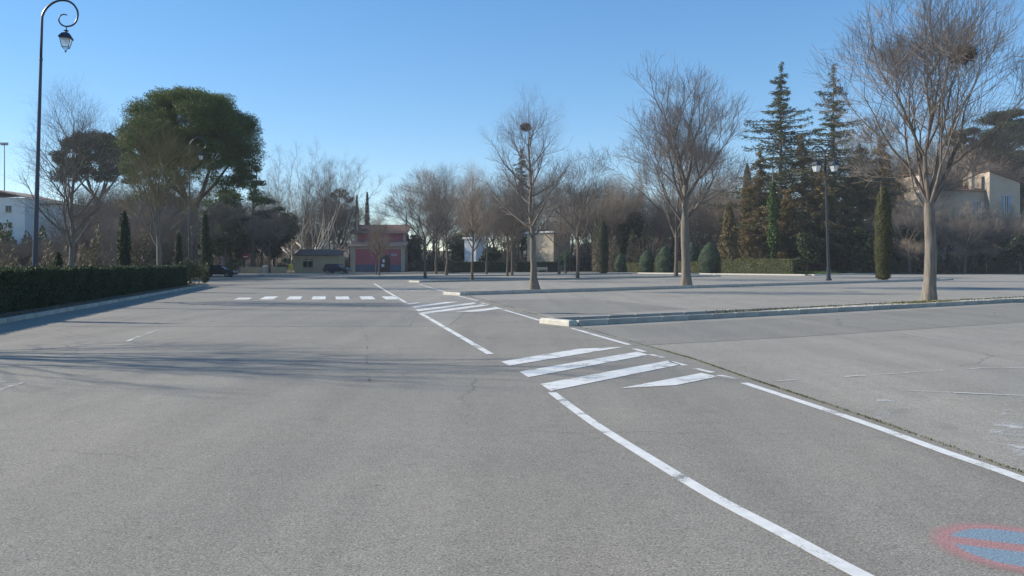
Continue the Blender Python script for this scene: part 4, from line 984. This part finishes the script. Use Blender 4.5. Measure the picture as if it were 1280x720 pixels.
# undergrowth that reads as one mass
def brush(name, label, strips, seed, leafm, leaf, asp=.16):
    rs = np.random.RandomState(seed); PP = []
    for (x0, x1, Y, dpt, ytop, n) in strips:
        k = rs.random(n); px = x0+(x1-x0)*k; yy = Y+rs.uniform(-dpt/2, dpt/2, n); hmax = CAMH+(HOR-ytop)/FPX*Y
        hh = hmax*(.55+.25*np.sin(px*.11+seed)+.2*np.sin(px*.31+2*seed)); z = rs.random(n)**1.3*np.maximum(hh, .5)
        X = (px-640)/FPX*yy
        zb = np.array([max(0, hill_h(a, b)) if b > 155 else (terr_h(a, b) if a < -45 else 0.0) for a, b in zip(X, yy)])
        PP.append(np.stack([X, yy, z+zb], 1))
    P = np.concatenate(PP)
    return tag(link(name, leaf_mesh(name, P, unit(rs, len(P)), leaf, rs, .8, asp, np.tile([[0,0,1.]], (len(P),1))), leafm), label, 'undergrowth', None, 'stuff')
brush('undergrowth', 'tangled dry brown undergrowth under the bare trees', [(512,770,168,14,280,24000),(740,960,146,12,265,28000),(950,1120,138,10,275,18000),(1120,1300,134,8,292,14000),(-40,80,84,16,300,9000),(80,240,82,16,275,24000),(225,340,160,6,290,8000),(250,480,172,12,295,12000)], 1, M['brush_leaf'], .55)
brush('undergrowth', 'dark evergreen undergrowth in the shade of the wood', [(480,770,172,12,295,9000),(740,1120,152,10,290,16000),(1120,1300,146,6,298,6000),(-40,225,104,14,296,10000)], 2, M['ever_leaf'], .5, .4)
rs = np.random.RandomState(5); n = 9000; px = rs.uniform(985, 1300, n); yy = rs.uniform(0, 1, n); Y0 = np.where(px < 1060, 113+ (px-1012).clip(0)*0.2, np.where(px < 1110, 120+(px-1060)*.3, 135.5)); yy = Y0+1+yy*5
tag(link('verge_grass', leaf_mesh('verge_grass', np.stack([(px-640)/FPX*yy, yy, .14+.25*rs.random(n)], 1), unit(rs, n), .4, rs, .5, .25, np.tile([[0,0,1.]], (n,1))), M['grass_green']), 'strip of green grass along the far right kerb', 'grass', None, 'stuff')

# ------------------------------------------------------------------ buildings
def corr_roof(name, x0, x1, y0, y1, z0, z1, mat, parent, pitch=0.42, amp=0.06, thick=0.12):
    """mono-pitch of rounded tiles: rises from z0 at y0 to z1 at y1, ridged along the slope"""
    n = max(8, int((x1-x0)/pitch*6)); V = []; F = []
    for i in range(n+1):
        x = x0+(x1-x0)*i/n; b = amp*abs(math.sin(math.pi*(x-x0)/pitch))
        V += [(x,y0,z0+b),(x,y1,z1+b),(x,y0,z0-thick),(x,y1,z1-thick)]
    for i in range(n):
        a = 4*i; F += [(a,a+4,a+5,a+1),(a+2,a+3,a+7,a+6),(a,a+2,a+6,a+4),(a+1,a+5,a+7,a+3)]
    F += [(0,1,3,2),(4*n,4*n+2,4*n+3,4*n+1)]
    return link(name, MB().add(V, F).mesh(name), mat, parent)
def window(parent, x0, x1, z0, z1, y, frame='whiteplain', panes=2, shutters=None, face='-y'):
    w = MB(); t = .06
    for (a,b_,c,d_) in ((x0,x1,z0,z0+t),(x0,x1,z1-t,z1),(x0,x0+t,z0+t,z1-t),(x1-t,x1,z0+t,z1-t),((x0+x1)/2-t/2,(x0+x1)/2+t/2,z0+t,z1-t)): w.box(a,b_,y-.06,y+.02,c,d_)
    o = link('window', w.mesh('window'), M[frame], parent)
    for (a,b_) in ((x0+t,(x0+x1)/2-t/2),((x0+x1)/2+t/2,x1-t)): link('pane', MB().box(a,b_,y-.03,y+.01,z0+t,z1-t).mesh('pane'), M['glass'], o)
    link('sill', MB().box(x0-.1,x1+.1,y-.14,y-.002,z0-.1,z0-.01).mesh('sill'), M['cream'], o)
    if shutters:
        hw = (x1-x0)/2+.05
        for (a,b_) in ((x0-hw,x0-.03),(x1+.03,x1+hw)):
            s = MB().box(a,b_,y-.09,y-.03,z0,z1)
            for k in range(8): zz = z0+.1+(z1-z0-.2)*k/8; s.box(a+.06,b_-.06,y-.11,y-.091,zz,zz+(z1-z0)/14)
            link('shutter', s.mesh('shutter'), M[shutters], parent)
    return o
# pink building
Y = 162; e = thing('pink_building', 'small two-tier pink building with pale corners and tiled roofs', 'building', AT(472, Y, 0))
sc = Y/1000; X = lambda px: (px-472)*sc; Z = lambda py: HZ(py, Y)
x0, x1 = X(438), X(506); zt = Z(308)
link('wall', MB().box(x0+.3,x1-.3,0,6,-.1,zt).mesh('wall'), M['pink'], e)
link('side_wall', MB().box(x0+.05,x0+.298,.02,6,-.1,zt-.02).mesh('side_wall'), M['orange'], e)
for a,b_ in ((x0,x0+1.0),(x1-.75,x1)): link('corner_band', MB().box(a,b_,-.05,-.003,-.1,zt-.04).mesh('corner_band'), M['cream'], e)
link('corner_band', MB().box(x1-.3,x1,0,6,-.1,zt-.04).mesh('corner_band'), M['cream'], e)
link('frieze', MB().box(x0+1.003,x1-.753,-.06,-.003,zt-.55,zt-.04).mesh('frieze'), M['cream'], e)
link('plinth', MB().box(x0+1.003,x1-.753,-.045,-.004,-.1,Z(331)).mesh('plinth'), M['blue_base'], e)
# arched door
pts = [(-1.1,0.05),(1.1,0.05),(1.1,2.6)]+[(1.1*math.cos(a),2.6+.9*math.sin(a)) for a in np.linspace(0,math.pi,9)[1:-1]]+[(-1.1,2.6)]
dm = MB().extr_y([(p[0]+X(481), p[1]) for p in pts], -.1, -.062); door = link('door', dm.mesh('door'), M['wood_dark'], e)
link('notice', MB().box(X(478),X(481),-.14,-.102,1.9,2.6).mesh('notice'), M['whiteplain'], door); link('notice', MB().box(X(477),X(480.5),-.14,-.102,1.0,1.6).mesh('notice'), M['whiteplain'], door)
link('plaque', MB().box(X(489),X(496),-.08,-.004,Z(320),Z(317)).mesh('plaque'), M['grey_metal'], e)
corr_roof('roof', x0-.35, x1+.4, -.5, 3.4, zt, zt+1.15, M['tile_pale'], e)
zu = Z(291)
link('upper_wall', MB().box(x0+.1,x1-.3,3.4,9,zt-.5,zu).mesh('upper_wall'), M['pink'], e)
for a,b_ in ((x0+.05,x0+.75),(x1-.75,x1-.25)): link('corner_band', MB().box(a,b_,3.35,3.397,zt+1.0,zu).mesh('corner_band'), M['cream'], e)
corr_roof('roof', x0-.3, x1+.2, 2.9, 10, zu, zu+2.1, M['tile'], e)
link('chimney', MB().box(x0+.2,x0+.5,5,5.4,zu+.6,Z(265)).mesh('chimney'), M['cream'], e)
link('chimney', MB().box(x1-.5,x1-.2,5,5.4,zu+.6,Z(264)).mesh('chimney'), M['cream'], e)
# sand-coloured hut
Y = 148; e = thing('hut', 'low sand-coloured hut with tiled roof behind the parked car', 'building', AT(397, Y, 0)); sc = Y/1000; X = lambda px: (px-397)*sc; Z = lambda py: HZ(py, Y)
x0, x1 = X(368), X(424)
link('wall', MB().box(x0,x1,0,5,-.1,Z(319)).mesh('wall'), M['ochre'], e)
corr_roof('roof', x0-.3, x1+.3, -.35, 5.2, Z(319)+.02, Z(316)+.7, M['tile'], e)
window(e, X(379), X(384.5), 1.0, Z(326.5), 0, 'wood_dark'); window(e, X(385.5), X(391), 1.0, Z(326.5), 0, 'wood_dark')
for px in (381, 388): link('vent', MB().box(X(px),X(px+4),-.04,.01,Z(325),Z(324)).mesh('vent'), M['wood_dark'], e)
# low sand wall with planting left of the hut
a_, b_ = AT(300,136), AT(358,136)
o = thing('low_wall', 'low sand-coloured wall left of the hut', 'wall', (a_.x, 136, 0)); L = b_.x-a_.x
link('masonry', MB().box(0,L,0,.4,-.1,1.0).mesh('masonry'), M['ochre'], o); link('coping', MB().box(-.05,L+.05,-.06,.46,1.002,1.1).mesh('coping'), M['cream'], o)
a_, b_ = AT(268,150), AT(300,150)
o = thing('garden_wall', 'pale coping of a garden wall under the cedar', 'wall', (a_.x, 150, 0)); L = b_.x-a_.x
link('masonry', MB().box(0,L,0,.4,-.1,HZ(305,150)).mesh('masonry'), M['stonewall'], o); link('coping', MB().box(-.05,L+.05,-.1,.5,HZ(305,150)+.002,HZ(303.5,150)).mesh('coping'), M['cream'], o)
# villa on the right
Y = 152; zb = 0.0; e = thing('villa', 'pale villa with blue shutters half hidden behind the large bare tree', 'building', AT(1200, Y, zb)); sc = Y/1000; X = lambda px: (px-1200)*sc; Z = lambda py: HZ(py, Y)
m = MB().extr_y([(X(1237),-.2),(X(1275),-.2),(X(1275),Z(228)),(X(1237),Z(214.5))], 0, 9); link('gable_wall', m.mesh('gable_wall'), M['stonewall'], e)
m = MB().extr_y([(X(1236),Z(214.2)),(X(1278),Z(229)),(X(1278),Z(227.5)),(X(1236),Z(212.8))], -.4, 9.3); link('roof', m.mesh('roof'), M['tile'], e)
window(e, X(1255.5), X(1260.5), Z(267), Z(244), 0, 'whiteplain', shutters='shutter_blue')
window(e, X(1254), X(1260), Z(297), Z(276), 0, 'whiteplain', shutters='shutter_blue')
link('chimney', MB().box(X(1222),X(1226),2,3,Z(236),Z(213)).mesh('chimney'), M['stonewall'], e)
link('link_wall', MB().box(X(1155),X(1236.8),1.5,9,-.2,Z(238)).mesh('link_wall'), M['stonewall'], e)
corr_roof('roof', X(1160), X(1236.5), 1.0, 8.0, Z(238)+.1, Z(228), M['tile'], e)
link('tower_wall', MB().box(X(1146),X(1166),-1,8,-.2,Z(219)).mesh('tower_wall'), M['stonewall'], e)
corr_roof('roof', X(1144), X(1168), -1.4, 8.3, Z(219)+.1, Z(214), M['tile'], e)
window(e, X(1152), X(1158), Z(262), Z(247), -1, 'whiteplain')
window(e, X(1226), X(1231), Z(268), Z(250), 1.5, 'whiteplain', shutters='shutter_blue')
link('balcony', MB().box(X(1205),X(1236),-.3,1.4,Z(272),Z(270)).mesh('balcony'), M['cream'], e)
# cream and white houses showing between the trunks
def small_house(label, x, Y, w, d, h, rz, mat, roofm='white'):
    e = thing('garden_house', label, 'building', AT(x, Y, 0), rz)
    link('wall', MB().box(-w/2,w/2,-d/2,d/2,-.2,h).mesh('wall'), M[mat], e)
    link('roof', MB().bbox(-w/2-.3,w/2+.3,-d/2-.3,d/2+.3,h+.002,h+.35,.1).mesh('roof'), M[roofm], e)
    window(e, -.8, .8, 1.2, 2.8, -d/2, 'whiteplain'); link('door', MB().box(w/2-1.8,w/2-.8,-d/2-.06,-d/2-.003,0,2.3).mesh('door'), M['wood_dark'], e)
    return e
small_house('cream flat-roofed building behind the straight-leader tree', 686, 164, 5.5, 7, HZ(292,164), math.radians(48), 'cream')
small_house('white sunlit garden building left of the straight-leader tree', 594, 158, 3.0, 3.0, HZ(299,158), math.radians(52), 'white')
# white building at the left
Y = 118; zb = terr_h(-70, 118); e = thing('white_building', 'white two-storey building with shallow tiled roof at the left edge', 'building', AT(10, Y, 3.5)); sc = Y/1000; X = lambda px: (px-10)*sc; Z = lambda py: HZ(py, Y)-3.5
link('wall', MB().box(X(-80),X(31),0,10,-3,Z(247)).mesh('wall'), M['white'], e)
link('wing', MB().box(X(31.05),X(70),4,12,-3,Z(254)).mesh('wing'), M['white'], e)
m = MB().extr_y([(X(-82),Z(241)),(X(-10),Z(238)),(X(34),Z(247.2)),(X(34),Z(246)),(X(-10),Z(236)),(X(-82),Z(239))], -.5, 10.5); link('roof', m.mesh('roof'), M['tile_pale'], e)
link('roof', MB().box(X(31.3),X(72),3.6,12.3,Z(254)+.01,Z(252)).mesh('roof'), M['tile_pale'], e)
for px in (-30, -12, 7): window(e, X(px), X(px+7.5), Z(265), Z(257), 0, 'grey_metal')
for px in (-30, 10): window(e, X(px), X(px+5), Z(284), Z(278), 0, 'grey_metal')
# white camper showing above the brush
# floodlight mast
Y = 150; e = thing('floodlight_mast', 'thin pale floodlight mast above the white building', 'mast', AT(5.5, Y, 4))
h = HZ(181, Y)-4; link('pole', MB().tube([(0,0,-.5),(0,0,h)], [.16,.08], 8).mesh('pole'), M['grey_metal'], e)
link('crossbar', MB().box(-.6,.6,-.05,.05,h-.1,h).mesh('crossbar'), M['grey_metal'], e)
for s in (-.5, 0, .5): link('floodlight', MB().bbox(s-.18,s+.18,-.25,.12,h+.002,h+.42,.06).mesh('floodlight'), M['grey_metal'], e)

# ------------------------------------------------------------------ street lamps
def lantern_parts(parent, c, s, mat):
    body = MB()
    def ring(r, z, k=4): return [(c[0]+1.3*r*math.cos(math.pi/4+.3+i*2*math.pi/k), c[1]+1.3*r*math.sin(math.pi/4+.3+i*2*math.pi/k), c[2]+z) for i in range(k)]
    l_ = link('lantern', None, None, parent)
    t1 = MB(); V = ring(.44*s,0)+ring(.46*s,.05*s)+ring(.26*s,.34*s)+ring(.12*s,.42*s); F = [(0,3,2,1),(12,13,14,15)]
    for k in (0,4,8):
        for i in range(4): F.append((k+i,k+(i+1)%4,k+4+(i+1)%4,k+4+i))
    t1.add(V, F).lathe([(.07*s,.42*s),(.07*s,.5*s),(.17*s,.54*s),(.17*s,.57*s),(.05*s,.6*s),(.03*s,.85*s)], 10, c)
    link('lantern_roof', t1.mesh('lantern_roof'), mat, l_)
    fr = MB(); top = ring(.37*s,-.01*s); bot = ring(.23*s,-.62*s)
    for i in range(4):
        fr.tube([top[i], bot[i]], .022*s, 5); fr.tube([bot[i], bot[(i+1)%4]], .022*s, 5)
        fr.tube([bot[i], (c[0],c[1],c[2]-.86*s)], .014*s, 4)
    fr.lathe([(.02*s,-.98*s),(.06*s,-.92*s),(.06*s,-.86*s),(.02*s,-.82*s)], 8, c)
    link('lantern_frame', fr.mesh('lantern_frame'), mat, l_)
    top = ring(.345*s,-.03*s); bot = ring(.21*s,-.6*s)
    for i in range(4):
        j = (i+1)%4; link('pane', MB().add([top[i],top[j],bot[j],bot[i]], [(0,1,2,3)]).mesh('pane'), M['lantern'], l_)
    link('lamp_holder', MB().lathe([(.12*s,-.02*s),(.1*s,-.16*s),(.05*s,-.3*s),(.02*s,-.34*s)], 10, c).mesh('lamp_holder'), M['whiteplain'], l_)
def street_lamp(label, base, H, arms, mat, lean=0.0, rz=0, s=1.0, pole_r=.13, armr=1.35):
    e = thing('street_lamp', label, 'street lamp', base, rz, 'scroll-arm street lamps'); e.rotation_euler = (0, lean, rz)
    
    link('base', MB().lathe([(pole_r*1.9,0),(pole_r*1.9,.12),(pole_r*1.35,.2),(pole_r*1.25,1.0),(pole_r*1.4,1.05),(pole_r*1.05,1.12)], 14).mesh('base'), mat, e)
    link('post', MB().tube([(0,0,1.1),(0,0,H*.4),(0,0,H*.8)], [pole_r,pole_r*.78,pole_r*.55], 12).tube([(0,0,H*.8),(0,0,H*.8+.12)], [pole_r*.7,pole_r*.6], 12).mesh('post'), mat, e)
    for d in arms:
        sp = [(205,190),(230,120),(290,50),(360,8),(430,-5),(500,5),(560,45),(600,110),(605,170),(585,235),(540,275),(480,287),(430,272),(398,235),(395,195),(415,165),(450,152),(483,160)]
        ctl = [Vector((d*(u-205)*.0033*armr, 0, H-(v+5)*.0033*armr)) for u, v in sp]
        pts = [Vector((0,0,H*.8)), Vector((0,0,(H*.8+ctl[0].z)/2))]
        for i in range(len(ctl)-1):
            p0, p1, p2, p3 = ctl[max(i-1,0)], ctl[i], ctl[i+1], ctl[min(i+2,len(ctl)-1)]
            for t in (0, .33, .67): pts.append(0.5*((2*p1)+(-p0+p2)*t+(2*p0-5*p1+4*p2-p3)*t*t+(-p0+3*p1-3*p2+p3)*t**3))
        pts.append(ctl[-1]); low = ctl[11]
        n = len(pts); a_ = MB().tube(pts, [pole_r*(.5-.28*i/(n-1)) for i in range(n)], 8)
        link('scroll_arm', a_.mesh('scroll_arm', True), mat, e)
        lantern_parts(e, (low.x, 0, low.z-.85*s), s, mat)
    return e
street_lamp('tall blue-black lamp post with scroll arm and lantern behind the left hedge', AT(42,29.7,0.08), HZ(-0.5,29.7)-.08, (1,), M['lamp_blue'], math.radians(1.7), 0, .53, .095, 1.0)
street_lamp('scroll-arm lamp post standing before the huge umbrella pine', AT(237,64,0.0), HZ(172,64), (1,), M['lamp_dark'], 0, 0, .55, .085, 1.0)
street_lamp('dark lamp post with two lanterns on the second island', AT(1036,73,0.1), HZ(183,73)-.1, (-1,1), M['lamp_dark'], math.radians(-2), math.radians(12), .92, .14, 1.0)
street_lamp('far lamp post partly hidden among the bare trees', AT(707,126,0.1), HZ(246,126)-.1, (-1,1), M['lamp_dark'], 0, .6, .7, .12, 1.0)

# ------------------------------------------------------------------ cars, signs, street furniture
def car(label, loc, rz, prof, cab, L, mat, estate=False):
    e = thing('parked_car', label, 'car', loc, rz, 'parked cars'); W = .86
    def body_from(profile, w_lo, w_hi, ztaper0, ztaper1):
        n = len(profile); V = []
        for s in (-1, 1):
            for (x, z) in profile:
                t = max(0, min(1, (z-ztaper0)/(ztaper1-ztaper0))); V.append((x, s*(w_lo+(w_hi-w_lo)*t), z))
        F = [tuple(range(n)), tuple(range(2*n-1, n-1, -1))]+[(i, n+i, n+(i+1)%n, (i+1)%n) for i in range(n)]
        return MB().add(V, F)
    link('body', body_from(prof, W, W-.05, .3, 1.0).mesh('body'), mat, e)
    link('cabin', body_from(cab, W-.06, W-.24, .9, 1.5).mesh('cabin'), M['glass'], e)
    top = max(z for x, z in cab); xs = [x for x, z in cab if z > top-.06]
    link('car_roof', MB().bbox(min(xs)-.08, max(xs)+.08, -W+.22, W-.22, top-.03, top+.035, .03).mesh('car_roof'), mat, e)
    pm = MB(); 
    for s in (-1, 1):
        for (x, z), (x2, z2) in ((cab[0], cab[-1]), (cab[1], cab[2])):
            pm.tube([(x, s*(W-.06), z), (x2, s*(W-.235), z2)], .045, 5)
        mid = (cab[0][0]+cab[1][0])/2; pm.tube([(mid, s*(W-.055), cab[0][1]), (mid, s*(W-.235), top)], .045, 5)
    link('pillars', pm.mesh('pillars'), mat, e)
    for x in (-L/2+.82, L/2-.85):
        for s in (-1, 1):
            w = link('wheel', None, None, e, (x, s*(W-.09), .31))
            ring = [(.2,-.1),(.29,-.1),(.31,-.06),(.31,.06),(.29,.1),(.2,.1)]
            V = []; F = []; seg = 18
            for (r, y) in ring:
                for k in range(seg): a = 2*math.pi*k/seg; V.append((r*math.cos(a), y, r*math.sin(a)))
            for i in range(len(ring)):
                for k in range(seg): j = (i+1)%len(ring); F.append((i*seg+k, i*seg+(k+1)%seg, j*seg+(k+1)%seg, j*seg+k))
            link('tyre', MB().add(V, F).mesh('tyre'), M['tyre'], w)
            rm = MB(); 
            for k in range(5): a = 2*math.pi*k/5; rm.tube([(0,s*.07,0),(.19*math.cos(a),s*.08,.19*math.sin(a))], .035, 4)
            V = [(0.2*math.cos(2*math.pi*k/seg), s*.05, .2*math.sin(2*math.pi*k/seg)) for k in range(seg)]; rm.add(V, [tuple(range(seg))])
            link('rim', rm.mesh('rim'), M['rim'], w)
    for s in (-1, 1):
        link('headlight', MB().bbox(L/2-.16, L/2+.015, s*.62-.16, s*.62+.16, .62, .78, .03).mesh('headlight'), M['headlight'], e)
        link('tail_light', MB().bbox(-L/2-.015, -L/2+.1, s*.68-.12, s*.68+.12, .75, 1.0, .03).mesh('tail_light'), M['taillight'], e)
        link('door_mirror', MB().bbox(cab[1][0]-.32, cab[1][0]-.2, s*(W+.06)-.09, s*(W+.06)+.09, .93, 1.07, .02).mesh('door_mirror'), mat, e)
        link('door_seam', MB().box((cab[0][0]+cab[1][0])/2-.01, (cab[0][0]+cab[1][0])/2+.01, s*(W-.01)-.012, s*(W-.01)+.012, .4, .85).mesh('door_seam'), M['tyre'], e)
    for x, nm in ((L/2+.01,'number_plate'),(-L/2-.01,'number_plate')): link(nm, MB().box(x-.01,x+.01,-.26,.26,.42,.53).mesh(nm), M['whiteplain'], e)
    return e
sal = [(-2.1,.3),(2.1,.28),(2.14,.5),(2.08,.72),(1.7,.86),(.95,.95),(-1.7,1.0),(-2.1,.98),(-2.14,.6)]
cab = [(-1.75,.97),(1.05,.94),(.3,1.42),(-1.15,1.46)]
car('black parked car half hidden by the end of the left hedge', AT(273,99,0), math.radians(3), sal, cab, 4.2, M['car_dark'])
suv = [(-2.1,.34),(2.1,.34),(2.13,.6),(2.05,.86),(1.85,.95),(.95,1.02),(-2.0,1.05),(-2.12,.95),(-2.14,.6)]
cab2 = [(-2.02,1.02),(1.1,1.0),(.45,1.58),(-1.75,1.6)]
car('dark blue-grey estate car parked before the sand-coloured hut', AT(421.5,131,0), math.radians(-14), suv, cab2, 4.2, M['car_grey'])
# no-entry sign
e = thing('no_entry_sign', 'round red no-entry sign on a grey pole', 'road sign', AT(307,118,0)); zc = HZ(320.8,118)
link('pole', MB().tube([(0,.06,0),(0,.06,zc+.3)], .04, 8).mesh('pole'), M['grey_metal'], e)
def disc(r, y0, y1, z): 
    V = [(r*math.cos(a), y, z+r*math.sin(a)) for y in (y0, y1) for a in np.linspace(0, 2*math.pi, 24, endpoint=False)]
    return MB().add(V, [tuple(range(24)), tuple(range(47, 23, -1))]+[(i, 24+i, 24+(i+1)%24, (i+1)%24) for i in range(24)])
dk = link('disc', disc(.42, -.01, .015, zc).mesh('disc'), M['red'], e)
link('bar', MB().box(-.3,.3,-.02,-.012,zc-.07,zc+.07).mesh('bar'), M['whiteplain'], dk)
# second sign, seen from behind
e = thing('road_sign', 'pole with two small grey signs left of the no-entry sign', 'road sign', AT(276.5,116,0)); zc = HZ(322,116)
link('pole', MB().tube([(0,.06,0),(0,.06,zc+.3)], .035, 8).mesh('pole'), M['grey_metal'], e)
V = [(-.32,-.01,zc+.28),(.32,-.01,zc+.28),(0,-.01,zc-.25),(-.32,.015,zc+.28),(.32,.015,zc+.28),(0,.015,zc-.25)]
link('triangle_plate', MB().add(V, [(0,2,1),(3,4,5),(0,1,4,3),(1,2,5,4),(2,0,3,5)]).mesh('triangle_plate'), M['grey_metal'], e)
link('plate', MB().box(-.25,.25,-.01,.015,zc-.62,zc-.35).mesh('plate'), M['grey_metal'], e)
# yellow letter box
e = thing('letter_box', 'yellow letter box on a post left of the hut', 'letter box', AT(363.5,112,0))
link('post', MB().tube([(0,0,0),(0,0,.85)], .1, 8).mesh('post'), M['ochre'], e)
bx_ = link('box', MB().bbox(-.24,.24,-.18,.18,.82,1.6,.08).mesh('box'), M['yellow'], e); link('slot', MB().box(-.15,.15,-.19,-.182,1.32,1.37).mesh('slot'), M['tyre'], bx_)
# litter bin / cabinet
e = thing('litter_bin', 'pale grey litter bin beside the small tree near the low wall', 'bin', AT(331.5,131,0))
link('body', MB().bbox(-.3,.3,-.25,.25,.1,1.0,.03).mesh('body'), M['grey_metal'], e); link('lid', MB().bbox(-.36,.36,-.3,.3,1.18,1.32,.05).mesh('lid'), M['whiteplain'], e)
for s in (-1, 1): link('leg', MB().box(s*.27-.03,s*.27+.03,-.03,.03,0,1.18).mesh('leg'), M['grey_metal'], e)
# benches
def bench(label, loc, rz, mat):
    e = thing('park_bench', label, 'bench', loc, rz, 'park benches')
    for k in range(4): link('seat_slat', MB().box(-.9,.9,-.25+k*.13,-.15+k*.13,.43,.47).mesh('seat_slat'), mat, e)
    for k in range(3): link('back_slat', MB().box(-.9,.9,.27+k*.03,.3+k*.03,.55+k*.14,.65+k*.14).mesh('back_slat'), mat, e)
    for s in (-.7, .7):
        link('leg', MB().box(s-.04,s+.04,-.22,.3,0,.06).box(s-.04,s+.04,-.05,.05,.06,.43).mesh('leg'), M['kerb'], e)
        link('back_support', MB().tube([(s,.22,.4),(s,.36,.98)], .025, 5).mesh('back_support'), M['grey_metal'], e)
bench('pale bench by the far kerb left of the dark cypress', AT(678,135.6,0.12), 0, M['kerb_white'])
bench('dark wooden bench on the grass right of the large bare tree', AT(1186,139.5,0.12), 0, M['wood'])

# ------------------------------------------------------------------ air
hz = link('haze', MB().box(-345, 345, -65, 325, -3, 48).mesh('haze'), None)
m = bpy.data.materials.new('haze_air'); m.use_nodes = True; nt = m.node_tree; nt.nodes.remove(nt.nodes['Principled BSDF'])
pvol = nt.nodes.new('ShaderNodeVolumePrincipled'); pvol.inputs['Color'].default_value = (0.86,0.92,1,1); pvol.inputs['Density'].default_value = 0.00028
nt.links.new(pvol.outputs[0], nt.nodes['Material Output'].inputs['Volume']); hz.data.materials.append(m); tag(hz, None, None, None, 'stuff')
